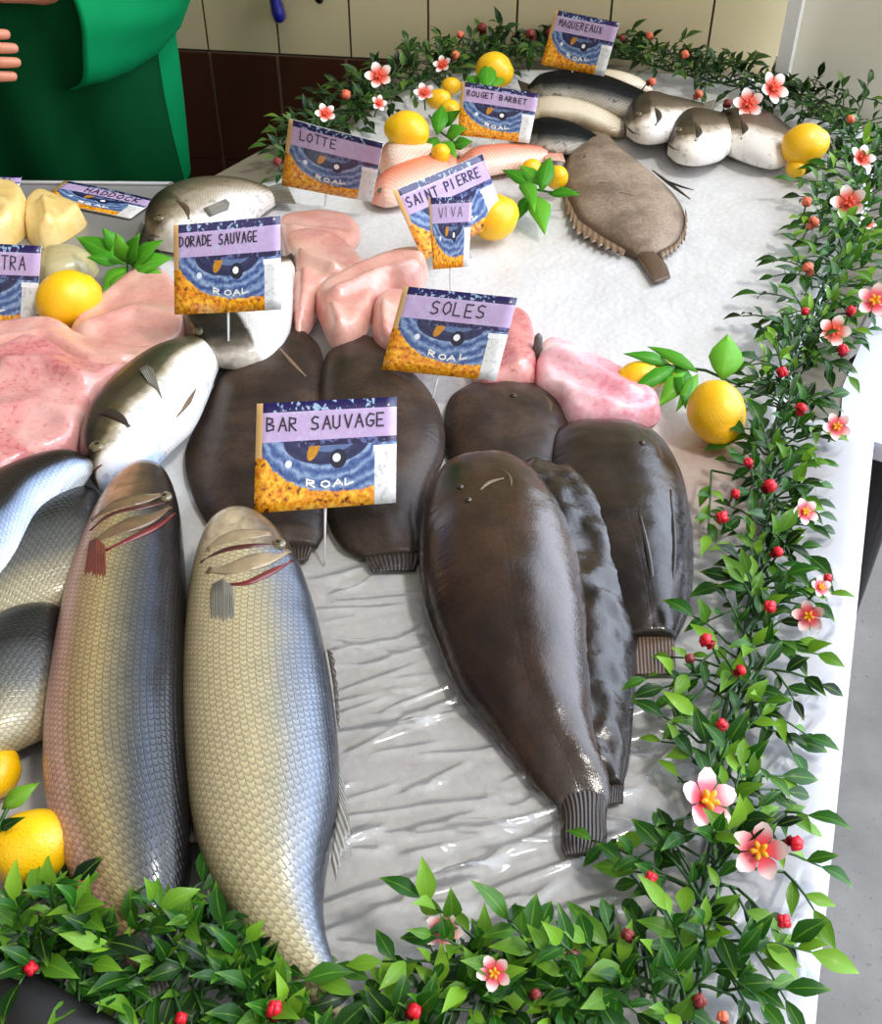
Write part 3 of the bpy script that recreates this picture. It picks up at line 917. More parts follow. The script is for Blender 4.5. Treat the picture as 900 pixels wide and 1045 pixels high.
f = flatfish('largest brown sole lying on top with its tail towards the front', [(470, 467, 520, 464, .010, .042), (448, 478, 544, 478, .028, .038), (434, 502, 566, 500, .040, .032), (428, 540, 584, 530, .048, .027), (428, 580, 597, 572, .052, .022), (434, 615, 605, 622, .052, .018), (446, 650, 608, 680, .044, .014), (468, 702, 610, 733, .038, .010), (500, 743, 615, 764, .03, .006), (527, 778, 624, 788, .022, .003), (550, 807, 625, 806, .014, .0), (567, 824, 621, 822, .006, .0), (571, 832, 618, 830, .003, 0)], [(560, 808, 624, 806, .010), (568, 822, 621, 820, .010), (572, 836, 619, 834, .008), (572, 862, 619, 860, .006), (577, 875, 611, 873, .003)], .0, m_sole, m_fin_dark, GS, (530, 640), brim=.006)
strip('mouth', [(490, 500), (500, 492), (514, 488)], .002, m_fin_tan, f, .073)
strip('gill_slit', [(512, 478), (520, 486), (522, 496)], .0016, m_fin_brown, f, .070)
eye(f, (470, 497), .076, .0036, iris=m_sole); eye(f, (478, 510), .078, .0036, iris=m_sole)
GS2 = 'matt brown soles behind the BAR card'
f = flatfish('matt brown sole at left of the pair behind the BAR card', [(284, 343, 312, 340, .012, .008), (250, 362, 326, 352, .022, .006), (222, 385, 332, 378, .028, .003), (202, 425, 336, 420, .03, .0), (188, 462, 338, 462, .03, .0), (198, 508, 336, 508, .028), (220, 542, 332, 540, .022), (256, 562, 324, 558, .012)], [(262, 556, 322, 554, .006), (284, 578, 314, 572, .004)], .0, m_sole_b, m_fin_dark, GS2, (270, 440))
strip('gill_slit', [(286, 356), (300, 372), (312, 384)], .0025, m_fin_tan, f, .032)
f = flatfish('matt brown sole at right of the pair behind the BAR card', [(348, 350, 384, 348, .012, .012), (332, 362, 416, 374, .022, .012), (326, 390, 438, 396, .028, .012), (324, 425, 452, 425, .03, .01), (326, 462, 454, 460, .03, .006), (330, 502, 440, 492, .028, .003), (338, 540, 430, 528, .022, .0), (352, 560, 428, 552, .014, .0), (370, 570, 427, 566, .009, .0)], [(368, 562, 428, 560, .007), (374, 576, 428, 574, .005), (380, 584, 424, 583, .003)], .0, m_sole_b, m_fin_dark, GS2, (390, 450))

f = flatfish('grey brown flatfish with ragged fringe lying on the bare ice', [(600, 138, 619, 137, .01), (581, 156, 636, 153, .022), (573, 180, 660, 171, .03), (578, 204, 684, 191, .03), (590, 226, 698, 212, .028), (612, 242, 699, 234, .024), (634, 254, 690, 250, .018), (648, 262, 670, 261, .012)], [(648, 260, 668, 258, .010), (660, 277, 680, 271, .008), (668, 290, 684, 284, .004)], .0, m_turbot, m_fin_brown, None, (640, 200), name='turbot')
fin('fringe_fin', [(577, 200), (590, 226), (612, 242), (638, 257), (576, 216), (586, 240), (610, 254), (636, 262)], .004, m_fin_tan, f, .003, .55)
fin('fringe_fin', [(699, 214), (699, 232), (690, 249), (672, 260), (702, 222), (700, 246), (690, 258), (676, 266)], .004, m_fin_tan, f, .003, .5)
strip('pelvic_fin', [(666, 174), (684, 188), (704, 203)], .004, m_fin_dark, f, .012)
strip('pelvic_fin', [(680, 184), (694, 190), (708, 194)], .003, m_fin_dark, f, .014)
strip('skin_fold', [(620, 205), (632, 196), (648, 200)], .003, m_turbot, f, .03)
strip('skin_fold', [(600, 192), (612, 186), (622, 188)], .0025, m_turbot, f, .03)
eye(f, (597, 160), .026, .003, iris=m_turbot)

# --- the back row
GK = 'fish in the back row by the far garland'
f = fish('white_fish', 'slim fish with cream belly uppermost right of the far card', 'fish', [(596, 78, 597, 84, .01), (612, 76, 613, 88, .03), (632, 79, 634, 92, .035), (650, 84, 652, 94, .028), (664, 90, 666, 96, .012)], 0, m_cream, GK, (632, 84))
fin('tail_fin', [(590, 78), (594, 81), (596, 84), (578, 74), (580, 81), (580, 88)], .01, m_fin_grey, f, .003)
f = fish('mackerel', 'black backed mackerel lying along the far row under the back card', 'fish', [(538, 90, 539, 96, .012), (552, 81, 554, 100, .035), (584, 78, 588, 104, .045), (615, 83, 620, 112, .045), (645, 93, 648, 116, .035), (664, 100, 665, 112, .02)], .012, m_mack, GK, (600, 92))
fin('tail_fin', [(542, 88), (540, 93), (541, 98), (528, 82), (532, 93), (530, 104)], .02, m_fin_dark, f, .003)
f = fish('white_fish', 'slim fish with cream belly between the two dark mackerel', 'fish', [(540, 103, 540, 120, .02), (560, 102, 562, 123, .035), (588, 107, 588, 127, .038), (612, 114, 609, 133, .034), (632, 123, 629, 138, .022), (640, 128, 638, 138, .012)], .0, m_cream, GK, (588, 116))
fin('tail_fin', [(542, 103), (540, 112), (542, 120), (528, 98), (530, 112), (528, 126)], .01, m_fin_grey, f, .003)
f = fish('mackerel', 'dark striped mackerel in front of the cream bellied fish', 'fish', [(536, 126, 536, 150, .02), (558, 124, 556, 154, .035), (584, 130, 580, 154, .035), (606, 139, 600, 152, .02), (618, 146, 614, 153, .012)], .0, m_mack, GK, (575, 140))
fin('tail_fin', [(538, 126), (536, 138), (538, 150), (522, 120), (526, 138), (522, 156)], .01, m_fin_dark, f, .003)
gk = [('leftmost', [(637, 126, 640, 136, .02), (645, 108, 652, 141, .045), (662, 100, 668, 142, .052), (680, 104, 688, 138, .048), (700, 106, 706, 130, .034), (716, 108, 720, 122, .02)], (660, 122), (652, 116)),
      ('middle', [(678, 142, 682, 156, .02), (684, 126, 694, 162, .045), (704, 117, 714, 164, .052), (724, 119, 736, 159, .048), (742, 122, 750, 148, .034), (756, 124, 762, 140, .02)], (705, 142), (693, 132)),
      ('rightmost', [(724, 132, 728, 144, .02), (734, 120, 744, 153, .045), (758, 116, 766, 162, .052), (782, 120, 789, 168, .048), (802, 132, 806, 164, .034), (816, 142, 818, 158, .02)], (760, 142), (741, 130))]
for k, (w, s_, lc, ep) in enumerate(gk):
    lab = {'leftmost': 'short white bellied bream in the back row nearest the mackerel', 'middle': 'short white bellied bream in the middle of three in the back row', 'rightmost': 'short white bellied bream touching the far right lemon'}[w]
    f = fish('sea_bream', lab, 'fish', s_, .006 * (2 - k), m_bream_g, GK, lc)
    eye(f, ep, .05 + .006 * (2 - k), .007)
    (lx, ly, rx, ry, _) = s_[-1]
    fin('tail_fin', [(lx - 2, ly), ((lx + rx) / 2 - 2, (ly + ry) / 2), (rx - 2, ry), (lx + 14, ly - 6), (lx + 12, (ly + ry) / 2), (lx + 16, ry + 6)], .015, m_fin_grey, f, .003)
    strip('gill_cover', [(ep[0] + 16, ep[1] - 8), (ep[0] + 20, ep[1] + 2), (ep[0] + 16, ep[1] + 12)], .006, m_fin_dark, f, .05, flat=.2)
    strip('mouth', [(s_[0][0] + 3, s_[0][1] + 3), (s_[0][0] + 9, s_[0][1] + 9), (s_[0][0] + 16, s_[0][1] + 11)], .004, m_fin_dark, f, .03, flat=.2)

GM = 'red mullet around the slanted card'
f = fish('red_mullet', 'orange red fish between the LOTTE card and slanted card', 'fish', [(376, 196, 379, 206, .015), (390, 181, 396, 208, .035), (414, 170, 422, 200, .04), (438, 162, 446, 190, .035), (462, 158, 468, 178, .02)], .0, m_mullet, GM, (410, 190))
fin('tail_fin', [(460, 158), (464, 168), (466, 178), (480, 150), (480, 164), (484, 180)], .01, m_mullet, f, .003)
eye(f, (388, 194), .035, .006)
f = fish('red_mullet', 'bright red slender fish emerging right of the slanted card', 'fish', [(462, 168, 466, 184, .015), (482, 157, 487, 178, .035), (508, 153, 512, 173, .036), (536, 152, 538, 168, .028), (558, 153, 559, 162, .016)], .0, m_mullet, GM, (520, 162))
fin('tail_fin', [(554, 153), (556, 158), (556, 163), (576, 149), (574, 157), (577, 166)], .01, m_mullet, f, .003)
f = fish('red_mullet', 'pale pinkish fish under the upper lemon by the far garland', 'fish', [(384, 160, 388, 176, .015), (398, 148, 404, 178, .035), (420, 147, 426, 172, .036), (444, 150, 448, 166, .028), (466, 150, 468, 160, .016)], .006, m_mullet_p, GM, (415, 162))
fin('tail_fin', [(464, 150), (466, 155), (466, 160), (482, 144), (480, 154), (483, 164)], .014, m_mullet_p, f, .003)

# ================================================================== FLESH
GF = 'pink monkfish fillets on the left half'


def fillet(label, poly, zb, T, mat, ridges=(), group=GF, name='fish_fillet', edge=.014, rough=.0028, freq=15, step=.0065):
    o = pillow(name, poly, zb, T, mat, ridges=ridges, edge=edge, rough=rough, freq=freq, step=step)
    return tag(o, label, 'fish fillet' if name == 'fish_fillet' else 'smoked fish', group)


fillet('pale pink fillet highest at left, behind the lemon with herbs', [(70, 352), (82, 330), (110, 305), (140, 284), (164, 282), (182, 296), (200, 345), (172, 368), (135, 376), (96, 368)], .0, .034, m_pink, [([(90, 335), (140, 318), (190, 330)], .012, .014)])
fillet('middle pink fillet at left folded across the pile', [(-70, 350), (-20, 340), (30, 333), (64, 335), (90, 350), (120, 358), (155, 362), (190, 350), (168, 372), (130, 398), (100, 412), (60, 402), (20, 388), (-60, 390)], .012, .03, m_pink, [([(0, 352), (50, 345), (95, 372), (150, 372)], .014, .012)])
fillet('large rosy mottled fillet at the left frame edge', [(-90, 400), (-30, 378), (8, 362), (34, 352), (60, 360), (84, 374), (112, 382), (140, 378), (118, 400), (96, 424), (86, 456), (62, 472), (26, 484), (0, 497), (-60, 512), (-100, 480)], .022, .034, m_pink_r, [([(10, 372), (50, 372), (85, 388)], .012, .012), ([(0, 420), (40, 410), (78, 430)], .008, .016)])
fillet('pale pink fillet spread behind the pile near the LOTTE card', [(285, 224), (318, 217), (358, 222), (368, 240), (352, 262), (330, 276), (300, 271), (286, 246)], .0, .014, m_pink, [([(300, 235), (345, 240)], .008, .012)])
fillet('pink fillet folded beside the DORADE card', [(288, 250), (318, 242), (352, 252), (374, 276), (362, 294), (334, 302), (318, 330), (302, 346), (296, 312), (298, 280)], .008, .03, m_pink, [([(305, 262), (340, 275), (350, 290)], .014, .01), ([(312, 280), (310, 320)], .01, .008)])
fillet('pink fillet in the middle with a raised flap behind SOLES card', [(322, 302), (345, 286), (375, 272), (405, 262), (433, 262), (435, 284), (416, 294), (396, 298), (382, 320), (366, 345), (340, 350), (327, 326)], .02, .028, m_pink, [([(345, 300), (390, 280), (425, 272)], .014, .01), ([(340, 315), (350, 340)], .012, .008)])
fillet('small pale fillet piece touching the left edge of SOLES card', [(380, 314), (398, 302), (440, 310), (452, 345), (440, 366), (396, 356), (382, 345)], .022, .026, m_pink, [([(392, 312), (390, 348)], .012, .007)])
fillet('dull pink fillet just right of the SOLES card', [(480, 330), (512, 322), (540, 328), (548, 352), (546, 386), (520, 396), (486, 392)], .0, .03, m_pink_r, [([(520, 335), (535, 385)], .008, .012)])
fillet('bright wet pink fillet between sole pile and small lemons', [(546, 364), (562, 350), (600, 364), (640, 384), (668, 402), (674, 424), (644, 434), (588, 432), (566, 410), (548, 392)], .0, .026, m_pink_b, [([(570, 362), (600, 380), (640, 400)], .012, .014), ([(575, 395), (640, 420)], .008, .012)])
mb = MB(); p = at(549, 352, .03); mb.tube([p + Vector((0, 0, -.03)), p, p + Vector((0, 0, .012)), p + Vector((0, 0, .016))], [.006, .006, .005, .002], 10)
tag(mb.build('peg', plain('grey_peg', lin(96, 96, 92), .4)), 'small grey peg standing between the two right pink fillets', 'peg')
GH = 'yellow smoked fish on the grey tray'
fillet('pale yellow smoked fish piece at the far left frame edge', [(-40, 212), (-10, 198), (22, 200), (32, 212), (26, 232), (4, 246), (-30, 250)], -.018, .045, m_haddock, [([(0, 205), (24, 228)], .008, .01)], GH, 'smoked_fish_piece', .014, .002)
fillet('triangular pale yellow smoked fish piece with a bright cut face', [(28, 212), (44, 203), (66, 210), (88, 222), (66, 240), (42, 248), (26, 236)], -.018, .034, m_haddock, [([(46, 206), (52, 240)], .014, .008)], GH, 'smoked_fish_piece', .012, .001)
fillet('beige fish piece in clear wrap beside the near left lemon', [(40, 266), (62, 258), (88, 260), (100, 270), (84, 284), (44, 290)], -.018, .035, m_beige, [], GH, 'smoked_fish_piece', .025, .003)


# ================================================================== LEMONS
lemon_me = None


def lemon(label, px, r, axis, zb=0., long=1.22, group='lemons'):
    """r: radius in px at its place"""
    c0 = at(px[0], px[1], zb + .03)
    depth = (c0 - CAM).dot(Vector((0, CP, -SP)))
    rr = r * depth / FPX
    c0 = at(px[0], px[1], zb + rr)
    a = Vector(axis).normalized(); b = a.orthogonal().normalized(); c = a.cross(b)
    mb = MB(); rings = []
    prof = []
    for i in range(25):
        t = math.pi * i / 24
        x = -math.cos(t); rad = math.sin(t) ** .92
        x *= long
        if i > 19: x += .16 * ((i - 19) / 5) ** 1.3; rad = rad * (1 - .05 * (i - 19)) + (.13 if i < 24 else 0) * math.sin(math.pi * (i - 19) / 5)
        if i < 3: x -= .05 * (3 - i) / 3
        prof.append((x, rad))
    sd = random.random() * 50
    for x, rad in prof:
        ring = []
        for k in range(24):
            q = 6.28319 * k / 24
            p = a * x + (b * math.cos(q) + c * math.sin(q)) * rad
            p *= 1 + .03 * mnoise.noise(p * 1.6 + Vector((sd, 0, 0)))
            ring.append(mb.vert(p * rr))
        rings.append(ring)
    for i in range(24):
        for k in range(24): mb.face(rings[i][k], rings[i][(k + 1) % 24], rings[i + 1][(k + 1) % 24], rings[i + 1][k])
    lo = min(v[2] for v in mb.v)
    c0.z = ZT + zb - lo if True else c0.z
    d = ray(*px); k = (CAM.z - c0.z) / -d.z; c0 = CAM + d * k
    mb.v = [(v[0] + c0.x, v[1] + c0.y, v[2] + c0.z) for v in mb.v]
    return tag(mb.build('lemon', m_lemon), label, 'lemon', group)


lemon('large lemon on the ice beside the right garland, bright leaf behind it', (731, 420), 29, (.1, -.7, -.35), 0, 1.12)
lemon('front one of two small lemons near the bright pink fillet', (653, 385), 17, (-.9, -.1, .0), 0.0, 1.3)
lemon('rear one of two small lemons near the bright pink fillet', (676, 378), 14, (.3, .5, .35), 0.0, 1.15)
lemon('far right lemon touching the white bellied bream', (821, 148), 21, (1, .3, .1), .012, 1.1)
lemon('small lemon half hidden under the far right lemon', (812, 172), 10, (.2, -1, 0), 0., 1.1)
lemon('lemon by the far garland above the pale pinkish fish', (416, 134), 20, (-.9, .35, .15), .02, 1.1)
lemon('lemon highest in the far garland behind the ROUGET card', (504, 72), 18, (.8, -.5, -.1), .02, 1.05)
lemon('small lemon farthest of three in the far cluster', (460, 88), 9, (1, .2, 0), .02, 1.1)
lemon('small lemon leftmost of three in the far cluster', (447, 101), 10, (1, 0, .2), .02, 1.2)
lemon('small lemon nearest of three in the far cluster, touching a card', (459, 113), 11, (.4, 1, 0), .02, 1.1)
lemon('small lemon among leaves just above the slanted card', (450, 157), 10, (0, -.6, .8), .02, 1.1)
lemon('lemon half hidden behind the slanted card', (504, 222), 23, (.7, .5, .1), 0., 1.05)
lemon('small round lemon left of the ragged grey flatfish', (568, 181), 12, (.1, -.5, .6), .01, 1.05)
lemon('small lemon hidden among leaves behind the round one', (542, 172), 10, (.6, .5, 0), .0, 1.1)
lemon('orange yellow lemon at left in front of the herbs', (69, 306), 29, (.8, .5, .1), 0., 1.08)
lemon('big lemon at the near left corner above the garland', (34, 864), 37, (.95, .25, .1), .0, 1.3)
lemon('lemon cut by the left frame edge behind the big near one', (-2, 790), 22, (.2, .9, .1), .0, 1.2)


# ================================================================== LEAVES
def add_leaf(mb, base, tip, w, up=Vector((0, 0, 1)), tone=.5, curl=.15, n=5, fold=.25):
    """pointed leaf folded along its midrib"""
    ax = tip - base; L = ax.length
    if L < 1e-5: return
    ax /= L
    sd = ax.cross(up)
    if sd.length < 1e-3: sd = ax.orthogonal()
    sd.normalize(); nr = sd.cross(ax)
    pr = (0.06, .68, 1., .82, .42, .0) if n == 5 else (0.06, 1., .7, 0.)
    rows = []
    m = len(pr) - 1
    for i, f in enumerate(pr):
        t = i / m
        c = base + ax * L * t + nr * (curl * L * (math.sin(t * 2.6) - .9 * t))
        hw = w / 2 * f
        rows.append((mb.vert(c - sd * hw + nr * hw * fold, (t, 0), (0., tone)), mb.vert(c, (t, 0), (.5, tone)), mb.vert(c + sd * hw + nr * hw * fold, (t, 1), (1., tone))))
    for i in range(m):
        a, b = rows[i], rows[i + 1]
        mb.face(a[0], a[1], b[1], b[0]); mb.face(a[1], a[2], b[2], b[1])


def solid(o, t=.0004):
    md = o.modifiers.new('thick', 'SOLIDIFY'); md.thickness = t; md.offset = 0
    return o


def sprig(label, stem_px, leaves, dz=.03, mat=None, cat='leaf sprig', name='lemon_sprig', group=None):
    """leaves: (base px, tip px, width px[, tip height])"""
    f = empty(name, at(stem_px[0][0], stem_px[0][1], dz), label, cat, group)
    mb = MB(); P = [at(x, y, dz) for x, y in stem_px]; mb.tube(P, .0018, 6); mb.build('stem', m_stem, f)
    for L in leaves:
        b, t, w = L[:3]; hz = L[3] if len(L) > 3 else dz + .012
        mb = MB(); B_ = at(b[0], b[1], dz); T_ = at(t[0], t[1], hz)
        dep = (B_ - CAM).dot(Vector((0, CP, -SP)))
        add_leaf(mb, B_, T_, w * dep / FPX, (Vector((0, -.5, .8))).normalized(), random.uniform(.3, .8), .12, fold=.15)
        solid(mb.build('leaf', mat or m_leaf_b, f))
    return f


GSP = 'green leaf sprigs among the lemons'
sprig('sprig of bright green leaves linking the small lemons and large right lemon', [(752, 392), (720, 378), (690, 374), (668, 372)],
      [((737, 388), (743, 340), 36, .07), ((712, 380), (660, 352), 15), ((692, 374), (640, 402), 18, .02), ((700, 380), (672, 415), 22, .015), ((694, 372), (700, 416), 20, .02), ((712, 382), (690, 420), 14, .015), ((684, 372), (636, 360), 14)], .035, group=GSP)
sprig('leaf sprig left of the ragged flatfish with lemons', [(590, 196), (560, 196), (540, 192), (528, 178)],
      [((552, 196), (562, 158), 18, .06), ((545, 192), (512, 172), 16), ((560, 198), (592, 198), 13), ((546, 200), (556, 238), 24, .01), ((540, 200), (528, 225), 14, .01), ((534, 186), (546, 214), 18), ((552, 190), (530, 168), 16, .05)], .03, group=GSP)
sprig('leaf sprig behind the slanted card by the small lemon', [(470, 150), (450, 135), (438, 118)],
      [((446, 138), (452, 106), 18, .06), ((455, 140), (476, 130), 18, .05), ((445, 140), (434, 166), 16, .03), ((462, 150), (482, 144), 16), ((450, 130), (470, 112), 15, .06), ((450, 145), (466, 160), 14)], .03, group=GSP)
sprig('single leaf sprig around the highest far lemon', [(486, 92), (496, 84), (502, 76)], [((496, 92), (498, 64), 20, .07), ((488, 90), (476, 76), 14, .05), ((500, 88), (516, 80), 12, .05)], .05, group=GSP)
sprig('bunch of fresh green herb leaves behind the left lemon', [(128, 300), (130, 280), (130, 262)],
      [((128, 270), (76, 240), 24, .05), ((128, 262), (104, 232), 20, .07), ((130, 268), (118, 238), 18, .08), ((130, 272), (104, 302), 22, .02), ((132, 270), (142, 238), 20, .08), ((134, 276), (176, 262), 24, .05), ((134, 272), (166, 244), 20, .07), ((128, 278), (118, 306), 20, .02), ((136, 280), (172, 284), 20, .03), ((124, 268), (88, 262), 18, .04)], .03, group=GSP, name='herb_sprig')
sprig('few dark leaves at the near left by the frame edge', [(0, 840), (10, 820), (28, 806)], [((2, 826), (40, 798), 20, .06), ((0, 846), (24, 834), 12, .08), ((4, 850), (-20, 830), 16, .06)], .05, m_leaf, group=GSP)


# ================================================================== GARLANDS
def petal_flower(r, n=5, inner=0):
    """five petals, pink to white, unit facing +Z"""
    mb = MB()
    for k in range(n):
        a = 6.28319 * k / n
        ax = Vector((math.cos(a), math.sin(a), 0)); sd = Vector((-math.sin(a), math.cos(a), 0))
        rows = []
        for i, f in enumerate((.16, .62, 1., .86, .3)):
            t = .12 + .88 * i / 4
            z = .28 * t * t + .1
            rows.append([mb.vert((ax * t + sd * .36 * f * s + Vector((0, 0, z + .1 * abs(s) * f))) * r, (t, 0), (s, 0)) for s in (-1, 0, 1)])
        for i in range(4):
            for j in range(2): mb.face(rows[i][j], rows[i][j + 1], rows[i + 1][j + 1], rows[i + 1][j])
    return mb


def flower_mat(name, inner, mid, tipc):
    M = Mat(name, .5, .3)
    _, t, _ = M.uv('uv')
    M.col(M.ramp(t, [(.2, inner), (.5, mid), (.82, tipc), (1., tipc)]))
    return M.m


m_fl_pink = flower_mat('pink_petal', lin(232, 60, 76), lin(240, 110, 126), lin(252, 226, 224))
m_fl_white = flower_mat('white_red_petal', lin(224, 60, 50), lin(240, 128, 110), lin(255, 250, 246))
m_fl_core = plain('orange_flower_heart', lin(244, 164, 28), .5, var=.2, scale=200)
m_fl_core_r = plain('red_flower_heart', lin(228, 84, 56), .5, var=.2, scale=200)
m_bud = plain('red_bud', lin(214, 22, 44), .4, var=.25, scale=150)
m_bud_o = plain('orange_bud', lin(238, 116, 84), .45, var=.25, scale=150)
m_bud_d = plain('dark_red_bud', lin(130, 44, 40), .5, var=.25, scale=150)


def mesh_of(mb, name, mat):
    o = mb.build(name, mat); me = o.data; bpy.data.objects.remove(o); return me


fl_me = {k: mesh_of(petal_flower(1.), 'flower', m) for k, m in (('p', m_fl_pink), ('w', m_fl_white))}


def heart_mesh(mat):
    mb = MB()
    for k in range(5):
        a = 6.28319 * k / 5 + .6
        d = Vector((math.cos(a) * .16, math.sin(a) * .16, 0))
        mb.tube([Vector((0, 0, .05)), d * .6 + Vector((0, 0, .25)), d * 1.6 + Vector((0, 0, .42)), d * 2.2 + Vector((0, 0, .40))], [.08, .11, .10, .03], 6)
    return mesh_of(mb, 'flower_heart', mat)


ht_me = {'p': heart_mesh(m_fl_core), 'w': heart_mesh(m_fl_core_r)}


def bud_mesh(mat):
    mb = MB()
    for k in range(4):
        a = 6.28319 * k / 4
        d = Vector((math.cos(a), math.sin(a), 0)) * .26
        mb.tube([Vector((0, 0, -.8)), d * 1. + Vector((0, 0, -.4)), d * 1.4 + Vector((0, 0, .1)), d * .9 + Vector((0, 0, .6)), d * .1 + Vector((0, 0, .85))], [.12, .36, .44, .32, .05], 8)
    return mesh_of(mb, 'flower_bud', mat)


bd_me = {'r': bud_mesh(m_bud), 'o': bud_mesh(m_bud_o), 'd': bud_mesh(m_bud_d)}


def place(name, me, p, nrm, size, parent, spin=0.):
    o = link(name, me)
    q = nrm.to_track_quat('Z', 'Y').to_matrix().to_4x4() @ Matrix.Rotation(spin, 4, 'Z')
    o.parent = parent
    o.matrix_parent_inverse = Matrix.Translation(world_loc(parent)).inverted()
    o.matrix_basis = Matrix.Translation(p) @ q @ Matrix.Diagonal((size, size, size, 1))
    return o


def garland(label, path, n_sprig, flowers, buds, mat, seed, hmax=.055, lw=1., loc=None, len_=(.04, .078), extra=()):
    """path rows: px, py, half width in px"""
    rg = random.Random(seed)
    g = empty('garland', at(path[0][0], path[0][1], -.005), label, 'garland', 'artificial leaf garlands edging the counter')
    rows = []
    for x, y, w in path:
        p = at(x, y, .012); q = at(x + w, y, .012)
        rows.append([p.x, p.y, p.z, 0, 0, 0, (q - p).length])
    W = crom(rows, 160)
    # twisted wire stem
    mb = MB()
    for ph in (0, 2.1, 4.2):
        pts = [Vector(W[i, :3]) + Vector((math.cos(i * .55 + ph) * .007, math.sin(i * .55 + ph) * .004, math.sin(i * .55 + ph) * .006 + .003)) for i in range(160)]
        mb.tube(pts, .0022, 6)
    mb.build('main_stem', m_stem, g)
    ml = MB(); ms = MB()
    def one(b, d, L, big=1., tone0=None):
        d = d.normalized()
        pts = [b + d * L * t + Vector((0, 0, -.35 * L * t * t * (1 if d.z > .2 else .2))) for t in (0, .35, .7, 1)]
        for p in pts: p.z = max(p.z, ZT + .003)
        ms.tube(pts, [.0013, .0012, .001, .0008], 5)
        tone0 = rg.uniform(.05, .75) if tone0 is None else tone0
        k = max(3, int(L / .0125))
        for j in range(k):
            t = .25 + .75 * j / (k - 1)
            i = min(2, int(t * 3)); f = t * 3 - i
            p = pts[i].lerp(pts[i + 1], f)
            tg = (pts[i + 1] - pts[i]).normalized()
            s = tg.orthogonal().normalized()
            s = Matrix.Rotation(j * 2.3 + rg.uniform(-.4, .4), 3, tg) @ s
            dr = (tg * rg.uniform(.5, 1.0) + s * (rg.uniform(.7, 1.1) if j < k - 1 else .12)).normalized()
            LL = rg.uniform(.017, .032) * big * (1. if j < k - 1 else 1.15)
            tip = p + dr * LL
            if tip.z < ZT + .002: tip.z = ZT + .002 + rg.random() * .004
            add_leaf(ml, p, tip, LL * rg.uniform(.36, .5) * lw, Vector((rg.uniform(-.3, .3), rg.uniform(-.5, .1), 1)), min(1, max(0, tone0 + rg.uniform(-.22, .25))), .16, 5, .3)
    for k in range(n_sprig):
        i = min(159, int((k + rg.random()) / n_sprig * 160))
        c = Vector(W[i, :3]); hw = W[i, 6]
        tg = Vector(W[min(159, i + 1), :3]) - Vector(W[max(0, i - 1), :3]); tg.normalize()
        sd = tg.cross(Vector((0, 0, 1)))
        a = max(-1, min(1, rg.gauss(0, .5)))
        b = c + sd * hw * a * .55 + Vector((0, 0, rg.uniform(.0, .015)))
        up = rg.uniform(.15, 1.) * (1 - .45 * abs(a))
        d = sd * (a * 1.1 + rg.uniform(-.4, .4)) + tg * rg.uniform(-.9, .9) + Vector((0, -.15, up * 1.15))
        L = rg.uniform(*len_)
        L = min(L, max(.03, hw * 1.05))
        ms.tube([c, (c + b) / 2 + Vector((0, 0, .004)), b], .0013, 5)
        one(b, d, L)
    for (bx, by), (tx, ty), hz in extra:
        B_ = at(bx, by, .02); T_ = at(tx, ty, hz); q_ = min((Vector(W[i, :3]) for i in range(160)), key=lambda k: (k - B_).length); ms.tube([q_, B_], .0013, 5); one(B_, T_ - B_, (T_ - B_).length, 1.05, .6)
    for M_ in (ml, ms):          # nothing grows through the wall or the door panel
        for i, v in enumerate(M_.v):
            p = Vector(v); k = (p - WA).dot(wn)
            if k < .008 and (p - WA).dot(wd) < .68: p += wn * (.008 - k + .004 * (i % 3)); M_.v[i] = tuple(p)
            k = (p - DA).dot(dn)
            if k < .036 and (p - DA).dot(dd) > -.02: p += dn * (.036 - k + .002 * (i % 3)); M_.v[i] = tuple(p)
    o1 = ml.build('foliage', mat, g); ms.build('twigs', m_stem, g)
    view = Vector((0, -CP, SP))
    for (x, y, r, kind) in flowers:
        p = at(x, y, hmax); dep = (p - CAM).dot(Vector((0, CP, -SP))); rr = 1.2 * r * dep / FPX
        nr = (view * .8 + Vector((rg.uniform(-.5, .5), rg.uniform(-.4, .4), rg.uniform(0, .6)))).normalized()
        sp = rg.uniform(0, 6)
        fo = place('flower', fl_me[kind], p, nr, rr, g, sp)
        h = link('flower_heart', ht_me[kind]); h.parent = fo
        mb = MB(); mb.tube([p - nr * rr * .0, p - nr * .02 - Vector((0, 0, .015))], .0014, 6); mb.build('flower_stalk', m_stem, g)
    for (x, y, r, kind) in buds:
        p = at(x, y, hmax * .9); dep = (p - CAM).dot(Vector((0, CP, -SP))); rr = r * dep / FPX
        d = Vector((rg.uniform(-.8, .8), rg.uniform(-.8, .6), rg.uniform(.3, 1))).normalized()
        place('flower_bud', bd_me[kind], p, d, rr * 1.05, g, rg.uniform(0, 6))
        mb = MB(); mb.tube([p - d * rr * .7, p - d * .018 - Vector((0, 0, .012))], .0013, 6); mb.build('bud_stalk', m_stem, g)
    return g


